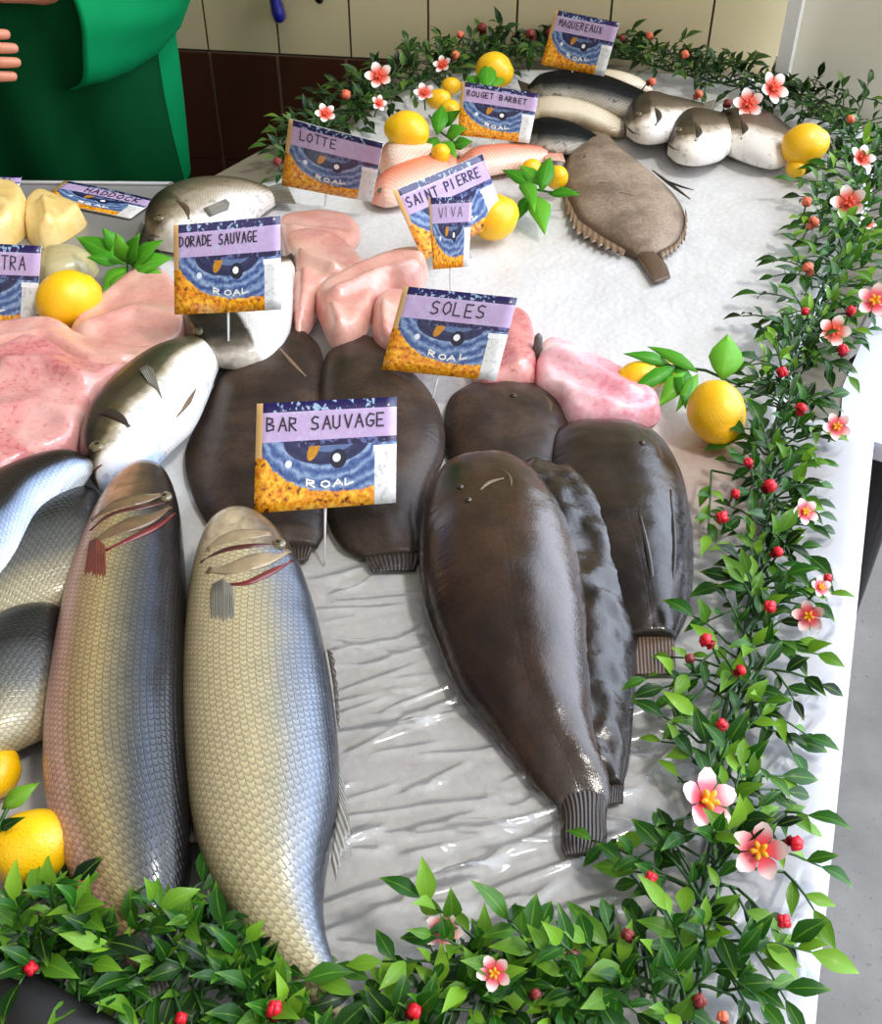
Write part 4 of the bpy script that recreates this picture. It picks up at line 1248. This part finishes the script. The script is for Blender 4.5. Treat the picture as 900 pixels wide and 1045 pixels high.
garland('green garland with pink flowers and red buds along the right edge',
        [(872, 128, 36), (874, 180, 44), (868, 240, 42), (842, 300, 44), (818, 350, 42), (804, 400, 36), (794, 450, 34), (788, 510, 36), (780, 570, 38), (770, 630, 42), (756, 690, 52), (742, 750, 50), (735, 800, 48), (732, 860, 62), (722, 920, 84), (708, 980, 92), (690, 1045, 96)], 330,
        [(878, 163, 12, 'w'), (866, 208, 15, 'w'), (892, 308, 15, 'p'), (850, 338, 14, 'w'), (853, 436, 12, 'p'), (820, 523, 12, 'p'), (826, 628, 14, 'p'), (836, 600, 10, 'p'), (718, 818, 27, 'p'), (776, 868, 24, 'p'), (884, 230, 8, 'w')],
        [(825, 275, 8, 'o'), (829, 228, 8, 'o'), (823, 206, 7, 'o'), (860, 358, 8, 'r'), (798, 380, 8, 'r'), (817, 418, 8, 'r'), (764, 473, 7, 'r'), (737, 528, 9, 'r'), (784, 497, 10, 'r'), (750, 504, 7, 'r'), (792, 564, 8, 'r'), (786, 619, 9, 'r'), (722, 655, 10, 'r'), (754, 685, 8, 'r'), (737, 740, 9, 'r'), (664, 896, 9, 'r'), (810, 860, 11, 'r'), (800, 940, 10, 'r'), (641, 955, 9, 'd'), (704, 672, 7, 'd'), (845, 590, 6, 'r'), (738, 1040, 9, 'o'), (713, 1022, 10, 'd'), (822, 318, 6, 'r'), (868, 318, 7, 'r'), (780, 1000, 0.1, 'd')][:-1],
        m_leaf, 11, extra=[((715, 690), (662, 676), .05), ((720, 700), (690, 735), .03), ((760, 650), (835, 664), .03), ((760, 720), (830, 735), .04), ((750, 860), (845, 866), .05), ((790, 600), (852, 590), .05), ((735, 660), (690, 690), .04), ((790, 830), (828, 822), .05), ((740, 960), (835, 955), .05), ((735, 985), (828, 940), .05), ((800, 890), (835, 918), .04), ((726, 480), (724, 540), .04), ((690, 900), (650, 880), .04), ((690, 860), (655, 862), .05)])
garland('green garland with red buds along the near front edge',
        [(660, 1010, 40), (600, 1008, 32), (535, 1006, 28), (470, 1020, 28), (400, 1072, 22), (340, 1085, 22), (285, 1058, 40), (210, 1000, 62), (130, 975, 72), (60, 975, 74), (-10, 975, 76)], 215,
        [(452, 948, 17, 'p'), (505, 992, 15, 'p')],
        [(31, 988, 10, 'r'), (281, 1032, 13, 'r'), (421, 1033, 11, 'r'), (184, 1040, 9, 'r'), (83, 905, 8, 'd'), (585, 975, 9, 'd'), (545, 1015, 8, 'd')],
        m_leaf, 23, extra=[((530, 1000), (388, 950), .09), ((520, 995), (428, 885), .11), ((560, 1000), (520, 912), .11), ((600, 1000), (575, 940), .1), ((500, 990), (440, 930), .1), ((620, 1000), (600, 945), .08), ((60, 960), (40, 870), .13), ((180, 960), (150, 895), .1), ((200, 960), (186, 915), .1), ((100, 960), (66, 900), .11), ((440, 1040), (360, 1000), .05), ((440, 1045), (375, 985), .05), ((590, 1020), (560, 950), .09), ((20, 965), (10, 905), .1), ((230, 990), (250, 945), .07), ((290, 1040), (262, 1000), .05)], len_=(.04, .08))
garland('darker garland with white and red flowers along the far edge',
        [(290, 172, 18), (318, 142, 26), (350, 118, 34), (385, 100, 40), (420, 86, 42), (460, 66, 40), (500, 56, 40), (545, 54, 36), (590, 56, 34), (640, 58, 36), (690, 72, 36), (740, 84, 36), (790, 92, 36), (835, 108, 34), (875, 118, 34)], 240,
        [(387, 79, 12, 'w'), (787, 91, 14, 'w'), (763, 107, 13, 'w'), (433, 96, 9, 'w'), (452, 67, 8, 'w'), (332, 117, 9, 'w'), (386, 106, 7, 'w')],
        [(352, 97, 7, 'o'), (464, 57, 6, 'o'), (492, 30, 7, 'd'), (542, 36, 7, 'd'), (470, 36, 5, 'o'), (662, 38, 6, 'o'), (699, 56, 6, 'o'), (664, 84, 6, 'o'), (712, 97, 6, 'o'), (742, 106, 6, 'd'), (283, 165, 6, 'd'), (560, 34, 6, 'd'), (635, 40, 5, 'd'), (868, 122, 6, 'o')],
        m_leaf_d, 37, hmax=.06, len_=(.05, .085), extra=[((290, 178), (276, 176), .03), ((300, 160), (282, 150), .05), ((440, 60), (436, 36), .09), ((470, 55), (466, 28), .1), ((495, 55), (492, 22), .1), ((540, 52), (542, 26), .1), ((660, 60), (664, 32), .1), ((690, 66), (700, 48), .09), ((780, 90), (800, 70), .09), ((800, 92), (806, 72), .08)])

# ================================================================== CARDS
F_ = {
 'A': [[(0, 0), (.3, 1), (.6, 0)], [(.12, .4), (.48, .4)]], 'B': [[(0, 0), (0, 1), (.4, .9), (.42, .62), (.05, .52), (.5, .38), (.48, .08), (0, 0)]],
 'C': [[(.55, .9), (.25, 1), (0, .6), (.05, .2), (.3, 0), (.55, .1)]], 'D': [[(0, 0), (0, 1), (.4, .85), (.55, .45), (.35, .1), (0, 0)]],
 'E': [[(.5, 1), (0, 1), (0, 0), (.5, 0)], [(0, .5), (.4, .5)]], 'G': [[(.55, .9), (.25, 1), (0, .6), (.05, .15), (.35, 0), (.55, .2), (.55, .45), (.3, .45)]],
 'H': [[(0, 0), (0, 1)], [(.5, 0), (.5, 1)], [(0, .5), (.5, .5)]], 'I': [[(.1, 0), (.1, 1)]], 'K': [[(0, 0), (0, 1)], [(.5, 1), (.02, .5), (.5, 0)]],
 'L': [[(0, 1), (0, 0), (.5, 0)]], 'M': [[(0, 0), (.05, 1), (.3, .4), (.55, 1), (.6, 0)]], 'N': [[(0, 0), (0, 1), (.5, 0), (.5, 1)]],
 'O': [[(.3, 1), (.05, .75), (.02, .3), (.28, 0), (.55, .3), (.52, .8), (.3, 1)]], 'P': [[(0, 0), (0, 1), (.45, .9), (.45, .55), (0, .48)]],
 'Q': [[(.3, 1), (.05, .75), (.02, .3), (.28, 0), (.55, .3), (.52, .8), (.3, 1)], [(.35, .25), (.6, -.1)]],
 'R': [[(0, 0), (0, 1), (.45, .9), (.43, .58), (.03, .5), (.5, 0)]], 'S': [[(.5, .9), (.25, 1), (.03, .8), (.1, .55), (.45, .42), (.5, .15), (.25, 0), (0, .1)]],
 'T': [[(-.05, 1), (.55, 1)], [(.25, 1), (.25, 0)]], 'U': [[(0, 1), (.02, .2), (.25, 0), (.5, .2), (.5, 1)]], 'V': [[(0, 1), (.27, 0), (.55, 1)]],
 'X': [[(0, 0), (.5, 1)], [(0, 1), (.5, 0)]], ' ': []}


def card(label, corners, text, zb, aspect=.72, flatlying=False, loops=((.10, .69, .8, .17),), hz=None, seed=0, printed='ROAL', group='printed price cards'):
    """corners: top left, top right, bottom right, bottom left"""
    TL, TR, BR, BL = corners
    if hz is None:
        best = None
        for k in range(1, 60):
            h = k * .0025
            a = (at(*BR, zb) - at(*BL, zb)).length
            b = ((at(*TL, zb + h) + at(*TR, zb + h)) / 2 - (at(*BL, zb) + at(*BR, zb)) / 2).length
            e = abs(b / a - aspect)
            # the upright solution: the card leans back towards the view
            if best is None or e < best[0]: best = (e, h)
        hz = best[1]
    tl, tr = at(*TL, zb + hz), at(*TR, zb + hz); bl, br = at(*BL, zb), at(*BR, zb)
    bi = lambda u, v: (bl * (1 - u) + br * u) * (1 - v) + (tl * (1 - u) + tr * u) * v
    nrm = (br - bl).cross(tl - bl).normalized()
    if nrm.dot(CAM - bl) < 0: nrm = -nrm
    rg = random.Random(seed + 100)
    r1 = rg.random()
    g = empty('price_card', (bl + br) / 2 - Vector((0, 0, zb)), label, 'price card', group)
    mb = MB(); G = []
    for side in (0, 1):
        gr = []
        for i in range(13):
            row = []
            for j in range(9):
                u, v = i / 12, j / 8
                bow = .0015 * math.sin(math.pi * u)
                p = bi(u, v) + nrm * (bow - (.0012 if side else 0))
                row.append(mb.vert(p, (u, v), (r1, 0)))
            gr.append(row)
        for i in range(12):
            for j in range(8):
                q = (gr[i][j], gr[i + 1][j], gr[i + 1][j + 1], gr[i][j + 1]); mb.face(*(q if side == 0 else q[::-1]), m=side)
        G.append(gr)
    a, b = G
    for i in range(12):
        mb.face(a[i][0], b[i][0], b[i + 1][0], a[i + 1][0], m=1); mb.face(a[i + 1][8], b[i + 1][8], b[i][8], a[i][8], m=1)
    for j in range(8):
        mb.face(a[0][j + 1], b[0][j + 1], b[0][j], a[0][j], m=1); mb.face(a[12][j], b[12][j], b[12][j + 1], a[12][j + 1], m=1)
    mb.build('panel', [m_card, m_wht], g)
    Wd = (br - bl).length; Hd = (tl - bl).length

    def letters(name, txt, u0, v0, uw, vh, mat, wd, arcf=None, jit=.05):
        mb = MB(); n = len(txt); cw = uw / n
        for k, ch in enumerate(txt):
            dx, dy = rg.uniform(-jit, jit) * cw, rg.uniform(-jit, jit) * vh
            for st in F_.get(ch, []):
                pts = []
                for (x, y) in st:
                    u = u0 + cw * (k + .12 + x * 1.2) + dx
                    v = v0 + y * vh + dy + (arcf(u) if arcf else 0)
                    pts.append(bi(u, v) + nrm * (.0015 * math.sin(math.pi * u) + .0004))
                for p, q in zip(pts[:-1], pts[1:]):
                    d = (q - p)
                    if d.length < 1e-6: continue
                    s = d.cross(nrm).normalized() * wd; e = d.normalized() * wd * .7
                    ii = [mb.vert(z) for z in (p - e - s, q + e - s, q + e + s, p - e + s)]
                    mb.face(*ii)
                    up = nrm * .0003
                    jj = [mb.vert(Vector(mb.v[z]) + up) for z in ii]
                    mb.face(*jj[::-1])
                    for z in range(4): mb.face(ii[z], jj[z], jj[(z + 1) % 4], ii[(z + 1) % 4])
        if mb.v: mb.build(name, mat, g, smooth=False)
    for (u0, v0, uw, vh), t in zip(loops, text if isinstance(text, (list, tuple)) else [text]):
        letters('handwriting', t, u0, v0, uw, vh, m_ink, Wd * .0055)
    if printed: letters('printed_letters', printed, .36, .19, .36, .06, m_wht, Wd * .006, lambda u: (u - .53) ** 2 * 1.4, .12)
    if not flatlying:
        m0 = (bl + br) / 2 - nrm * .0032
        up = ((tl + tr) / 2 - (bl + br) / 2).normalized()
        mb = MB(); low = m0 - up * ((m0.z - ZT + .004) / max(.3, up.z))
        mb.tube([low, m0, m0 + up * Hd * .5], [.0008, .0016, .0016], 8)
        mb.build('pick', m_pick, g)
        q = m0 + up * Hd * .5; mb = MB(); mb.box(q + nrm * .001, .012, .003, .012, Matrix(((br - bl).normalized(), nrm, up)).transposed()); mb.build('clip', m_pick, g, smooth=False)
    return g


card('price card reading BAR SAUVAGE standing among the matt brown soles', [(262, 412), (405, 405), (404, 513), (259, 524)], 'BAR SAUVAGE', .045, seed=1, loops=((.07, .74, .86, .12),))
card('price card reading SOLES tilted behind the sole pile', [(412, 292), (528, 304), (506, 389), (389, 377)], 'SOLES', .04, seed=2, loops=((.28, .72, .50, .15),))
card('price card reading DORADE SAUVAGE above the white bellied bream', [(177, 230), (286, 220), (287, 316), (178, 321)], 'DORADE SAUVAGE', .09, .86, seed=3, loops=((.05, .76, .74, .11),))
card('price card reading LOTTE beside the far garland at left', [(295, 121), (391, 146), (379, 206), (287, 189)], 'LOTTE', .02, seed=4, loops=((.13, .74, .42, .13),))
card('price card reading SAINT PIERRE slanted, with a smaller card before it', [(401, 195), (492, 157), (516, 224), (432, 266)], 'SAINT PIERRE', .03, seed=5, loops=((.07, .73, .84, .13),))
card('small price card in front of the slanted SAINT PIERRE card', [(437, 202), (482, 200), (478, 272), (442, 275)], 'VIVA', .085, 1.4, seed=6, loops=((.2, .72, .6, .14),), printed='')
card('price card reading ROUGET BARBET left of the cream bellied fish', [(471, 83), (550, 96), (540, 146), (467, 138)], 'ROUGET BARBET', .035, seed=7, loops=((.08, .75, .8, .1),))
card('farthest price card reading MAQUEREAUX against the pale wall', [(567, 10), (632, 23), (616, 78), (552, 66)], 'MAQUEREAUX', .06, seed=8, loops=((.1, .74, .7, .12),))
card('price card lying flat on the grey tray behind smoked fish', [(66, 184), (159, 204), (133, 223), (40, 205)], 'HADDOCK', -.014, flatlying=True, hz=.004, seed=9, loops=((.3, .69, .6, .18),))
card('price card lying flat at the far left frame edge', [(-62, 182), (22, 180), (18, 197), (-66, 199)], 'SAUMON', -.014, flatlying=True, hz=.004, seed=10)
card('price card standing at the left frame edge beside the lemon', [(-64, 246), (42, 251), (36, 336), (-66, 334)], 'TRUITE TRA', .0, .8, seed=11, loops=((.04, .7, .84, .16),))


# ================================================================== KNIVES ON THE WALL
def knife(label, px, mat, w, tilt):
    p = wall_hit(px[0], px[1], .03)
    g = empty('kitchen_knife', p, label, 'knife', 'knives hanging on the back wall')
    mb = MB()
    up = Vector((0, 0, 1)); u = (up + wd * tilt).normalized()
    pts = [p + u * t for t in (0, .006, .02, .05, .09, .12)]
    pts[0] = pts[0] + wd * .006; pts[1] = pts[1] + wd * .005; pts[2] = pts[2] + wd * .002
    mb.tube(pts, [w * .5, w * .95, w, w * .82, w * .9, w * .8], 12, flat=.7); mb.build('handle', mat, g)
    mb = MB(); q = p + u * .12
    s = wd * .02
    prof = [(0, -.9), (.02, -1), (.16, -.8), (.2, .9), (.1, 1), (0, 1)]
    a = [mb.vert(q + u * t + s * k + wn * .001) for t, k in prof]; b = [mb.vert(q + u * t + s * k - wn * .001) for t, k in prof]
    mb.face(*a); mb.face(*b[::-1])
    for i in range(6): mb.face(a[i], b[i], b[(i + 1) % 6], a[(i + 1) % 6])
    mb.build('blade', m_steel, g, smooth=False)
    mb = MB(); c = q + u * .1 - wn * .022; mb.box(c, .03, .02, .03, R); mb.build('magnet', m_black, g, smooth=False)
    return g


knife('knife with a blue handle hanging on the cream tiles', (284, 22), plain('blue_handle', lin(20, 24, 120), .3, var=.1, coat=.5), .019, -.06)
knife('knife with a black handle at the top edge by the blue one', (324, 3), m_black, .014, -.02)

# ================================================================== PERSON
YP = 2.02
m_skin = plain('skin', lin(196, 128, 100), .5, 0, .12, 30, sss=.1)
m_coat = plain('green_jacket_cloth', lin(0, 122, 70), .8, 0, .14, 14, .1, spec=.1)
m_apron = plain('green_apron_cloth', lin(0, 60, 28), .8, 0, .22, 9, .1, spec=.08)
m_trous = plain('dark_trousers', lin(30, 32, 40), .8)
PX = -.70
person = empty('person', (PX, YP, 0), 'person in a green jacket and apron standing behind the far left counter', 'person')


def skin_body(joints, edges, root):
    me = bpy.data.meshes.new('body'); names = list(joints)
    me.from_pydata([joints[k][0] for k in names], [(names.index(a), names.index(b)) for a, b in edges], [])
    o = bpy.data.objects.new('body', me); C.objects.link(o); o.parent = person
    o.matrix_parent_inverse = Matrix.Translation(person.location).inverted()
    me.materials.append(m_skin)
    md = o.modifiers.new('skin', 'SKIN'); md.use_smooth_shade = True
    for i, k in enumerate(names):
        r = joints[k][1]; r = (r, r) if not isinstance(r, tuple) else r
        sv = me.skin_vertices[0].data[i]; sv.radius = r; sv.use_root = (k == root)
    s = o.modifiers.new('sub', 'SUBSURF'); s.levels = s.render_levels = 2
    return o


J = {}; Eg = []
def j(n, x, y, z, r, to=None):
    J[n] = ((PX + x, YP + y, z), r)
    if to: Eg.append((to, n))
j('pelvis', 0, 0, .95, (.14, .10))
j('waist', 0, 0, 1.10, (.13, .095), 'pelvis'); j('chest', 0, .0, 1.30, (.15, .105), 'waist'); j('collar', 0, .01, 1.43, (.07, .06), 'chest')
j('neck', 0, .0, 1.50, .05, 'collar'); j('jaw', 0, -.025, 1.57, (.058, .062), 'neck'); j('skull', 0, -.01, 1.66, (.076, .092), 'jaw'); j('crown', 0, 0, 1.72, (.05, .06), 'skull')
j('nose', 0, -.115, 1.615, .012, 'jaw')
for s, nm in ((1, 'l'), (-1, 'r')):
    j(nm + 'sh', s * .185, .01, 1.40, .055, 'collar')
    j(nm + 'hip', s * .09, 0, .88, .085, 'pelvis'); j(nm + 'knee', s * .10, -.01, .48, .055, nm + 'hip'); j(nm + 'ankle', s * .10, .03, .08, .038, nm + 'knee'); j(nm + 'toe', s * .11, -.12, .035, .03, nm + 'ankle')


def arm(nm, elbow, wrist, hand, spread):
    j(nm + 'el', *elbow, .046, nm + 'sh'); j(nm + 'fo', *[(a * .5 + b * .5) for a, b in zip(elbow, wrist)], .042, nm + 'el')
    j(nm + 'wr', *wrist, .028, nm + 'fo')
    w = Vector(wrist); h = (Vector(hand) - w); L = h.length; h.normalize()
    sp = Vector(spread).normalized()
    palm = w + h * .055
    j(nm + 'pa', *palm, (.036, .018), nm + 'wr')
    dn = h.cross(sp).normalized()
    if dn.z > 0: dn = -dn
    for k, (off, ln) in enumerate(((-.03, .066), (-.01, .076), (.01, .072), (.029, .056))):
        b = palm + h * .03 + sp * off
        j(f'{nm}f{k}a', *b, .0095, nm + 'pa')
        j(f'{nm}f{k}b', *(b + h * ln * .5 + dn * .006), .0088, f'{nm}f{k}a')
        j(f'{nm}f{k}c', *(b + h * ln * .8 + dn * .028), .0078, f'{nm}f{k}b')
    b = w + h * .025 - sp * .03
    j(nm + 't0', *b, .011, nm + 'wr'); j(nm + 't1', *(b - sp * .025 + h * .03 + dn * .01), .010, nm + 't0'); j(nm + 't2', *(b - sp * .025 + h * .055 + dn * .02), .0085, nm + 't1')


arm('l', (.20, -.04, 1.075), (.02, -.215, 1.135), (-.1, -.27, 1.15), (0, .3, 1))
arm('r', (-.24, -.06, 1.09), (-.085, -.255, 1.04), (.05, -.285, 1.045), (.1, .3, 1))
skin_body(J, Eg, 'pelvis')


def rings_tube(name, rows, mat, folds=0., n=40, sub=1, seed=0):
    """rows: centre, rx, ry axes in the plane across the path"""
    mb = MB(); rg = []
    for i, (c, rx, ry) in enumerate(rows):
        c = Vector(c)
        nx = Vector(rows[min(i + 1, len(rows) - 1)][0]) - Vector(rows[max(0, i - 1)][0]); nx.normalize()
        a = Vector((1, 0, 0)) - nx * nx.x
        if a.length < .3: a = Vector((0, 1, 0)) - nx * nx.y
        a.normalize(); b = nx.cross(a)
        ring = []
        for k in range(n):
            q = 6.28319 * k / n
            f = 1 + folds * (mnoise.noise(Vector((math.cos(q) * 2.2, math.sin(q) * 2.2, i * .35 + seed))) + .5 * math.sin(q * 7 + i * .7 + seed))
            ring.append(mb.vert(c + a * math.cos(q) * rx * f + b * math.sin(q) * ry * f))
        rg.append(ring)
    for i in range(len(rg) - 1):
        for k in range(n): mb.face(rg[i][k], rg[i][(k + 1) % n], rg[i + 1][(k + 1) % n], rg[i + 1][k])
    o = mb.build(name, mat, person)
    md = o.modifiers.new('thick', 'SOLIDIFY'); md.thickness = .004; md.offset = 0
    md = o.modifiers.new('sub', 'SUBSURF'); md.levels = md.render_levels = sub
    return o


pp = lambda x, y, z: (PX + x, YP + y, z)
rings_tube('jacket', [(pp(0, 0, .70), .225, .16), (pp(0, 0, .85), .232, .16), (pp(0, 0, 1.0), .238, .16), (pp(0, 0, 1.12), .238, .155), (pp(0, 0, 1.26), .235, .155), (pp(0, .005, 1.36), .22, .14), (pp(0, .01, 1.43), .15, .10), (pp(0, .01, 1.475), .075, .072)], m_coat, .025)
# apron: a curved cloth in front, just off the jacket
mb = MB(); rowsA = []
for i in range(14):
    z = .52 + .82 * i / 13
    wid = 1.22 if z < 1.08 else 1.22 - (z - 1.08) * 2.2
    row = []
    for k in range(25):
        q = -math.pi / 2 + wid * (k / 24 * 2 - 1)
        rx = .246 + .012 * math.sin(k * .9 + z * 9); ry = .178 + .010 * math.sin(k * 1.1 + z * 7)
        row.append(mb.vert((PX + math.cos(q) * rx, YP + math.sin(q) * ry, z)))
    rowsA.append(row)
for i in range(13):
    for k in range(24): mb.face(rowsA[i][k], rowsA[i][k + 1], rowsA[i + 1][k + 1], rowsA[i + 1][k])
o = mb.build('apron', m_apron, person); md = o.modifiers.new('thick', 'SOLIDIFY'); md.thickness = .003
o['label'] = 'dark green apron over the jacket'
rings_tube('sleeve', [(pp(.165, .01, 1.42), .075, .075), (pp(.20, .005, 1.34), .082, .085), (pp(.215, -.01, 1.22), .085, .095), (pp(.22, -.02, 1.12), .09, .10), (pp(.205, -.04, 1.045), .082, .10), (pp(.15, -.09, 1.035), .085, .10), (pp(.085, -.15, 1.045), .085, .10)], m_coat, .06, seed=3)
rings_tube('sleeve', [(pp(-.165, .01, 1.42), .075, .075), (pp(-.215, .005, 1.34), .082, .085), (pp(-.24, -.01, 1.22), .08, .085), (pp(-.245, -.03, 1.13), .08, .09), (pp(-.225, -.06, 1.08), .08, .085), (pp(-.2, -.12, 1.06), .068, .07)], m_coat, .05, seed=8)
for s in (1, -1):
    rings_tube('trouser_leg', [(pp(s * .09, 0, .95), .12, .125), (pp(s * .095, 0, .8), .105, .11), (pp(s * .1, -.01, .48), .08, .085), (pp(s * .1, .02, .2), .07, .075), (pp(s * .1, .02, .06), .072, .078)], m_trous, .02)
    mb = MB()
    mb.tube([pp(s * .1, .08, .045), pp(s * .1, .05, .05), pp(s * .105, -.05, .045), pp(s * .11, -.13, .035), pp(s * .112, -.17, .03)], [.03, .045, .046, .045, .02], 12)
    mb.build('shoe', m_black, person)
# hair and eyes (above the frame)
mb = MB(); rr = []
for i in range(8):
    th = math.radians(100) * i / 7
    rr.append([mb.vert((PX + math.sin(th) * math.cos(q) * .09, YP - .005 + math.sin(th) * math.sin(q) * .108 + (.02 if math.sin(q) < -.3 and i > 4 else 0), 1.66 + math.cos(th) * .115 + (.03 if math.sin(q) < -.2 and i > 4 else 0))) for q in [6.28319 * k / 20 for k in range(20)]])
for i in range(7):
    for k in range(20): mb.face(rr[i][k], rr[i][(k + 1) % 20], rr[i + 1][(k + 1) % 20], rr[i + 1][k])
mb.build('hair', plain('dark_hair', lin(40, 28, 20), .6, 0, .3, 200), person)

# ================================================================== LIGHT
w = bpy.data.worlds.new('daylight'); S.world = w; w.use_nodes = True
nt = w.node_tree; bg = nt.nodes['Background']
tc = nt.nodes.new('ShaderNodeTexCoord'); sx = nt.nodes.new('ShaderNodeSeparateXYZ'); nt.links.new(tc.outputs['Generated'], sx.inputs[0])
X_, Y_, Z_ = (Sock(nt, sx.outputs[i]) for i in range(3))
# open street with bright sky to the right, softer light from behind the viewer, a dim shop at the back left
dot = lambda a, b, c: X_ * a + Y_ * b + Z_ * c
L1 = dot(.93, .25, .27).step(.42, .98)
L2 = dot(.30, -.85, .43).step(.1, 1.0)
up_ = Z_.step(-.05, .9)
def vsum(parts):
    acc = None
    for f, c in parts:
        n = nt.nodes.new('ShaderNodeVectorMath'); n.operation = 'SCALE'; n.inputs[0].default_value = c; put(nt, n.inputs['Scale'], f)
        if acc is None: acc = n.outputs[0]
        else:
            a = nt.nodes.new('ShaderNodeVectorMath'); a.operation = 'ADD'
            nt.links.new(acc, a.inputs[0]); nt.links.new(n.outputs[0], a.inputs[1]); acc = a.outputs[0]
    return acc
one_ = X_ * 0.0 + 1.0
nt.links.new(vsum([(one_, (.07, .062, .055)), (L1, (4.0, 4.5, 5.4)), (L2, (.62, .60, .57)), (up_, (.2, .2, .2))]), bg.inputs[0]); bg.inputs[1].default_value = 1.0


def sun(name, e, ang, dirv, c):
    L = bpy.data.lights.new(name, 'SUN'); L.energy = e; L.angle = math.radians(ang); L.color = c
    o = bpy.data.objects.new(name, L); C.objects.link(o); o.rotation_euler = Vector(dirv).to_track_quat('-Z', 'Y').to_euler(); o.location = (2, 0, 4)


sun('sun', 1.35, 8, (-.50, .22, -.95), (1., .95, .86))

# ================================================================== CAMERA
cd = bpy.data.cameras.new('camera'); cam = bpy.data.objects.new('camera', cd); C.objects.link(cam)
cam.location = CAM; cam.rotation_euler = (math.pi / 2 - PITCH, 0, 0)
cd.sensor_fit = 'VERTICAL'; cd.sensor_height = 24; cd.sensor_width = 24; cd.lens = FPX / 1045 * 24
cd.clip_start = .02; cd.clip_end = 50
S.camera = cam
S.view_settings.view_transform = 'Standard'; S.view_settings.look = 'None'
S.view_settings.exposure = .1; S.view_settings.gamma = 1; S.view_settings.use_curve_mapping = False
S.cycles.use_denoising = True
S.cycles.max_bounces = 8; S.cycles.transparent_max_bounces = 12
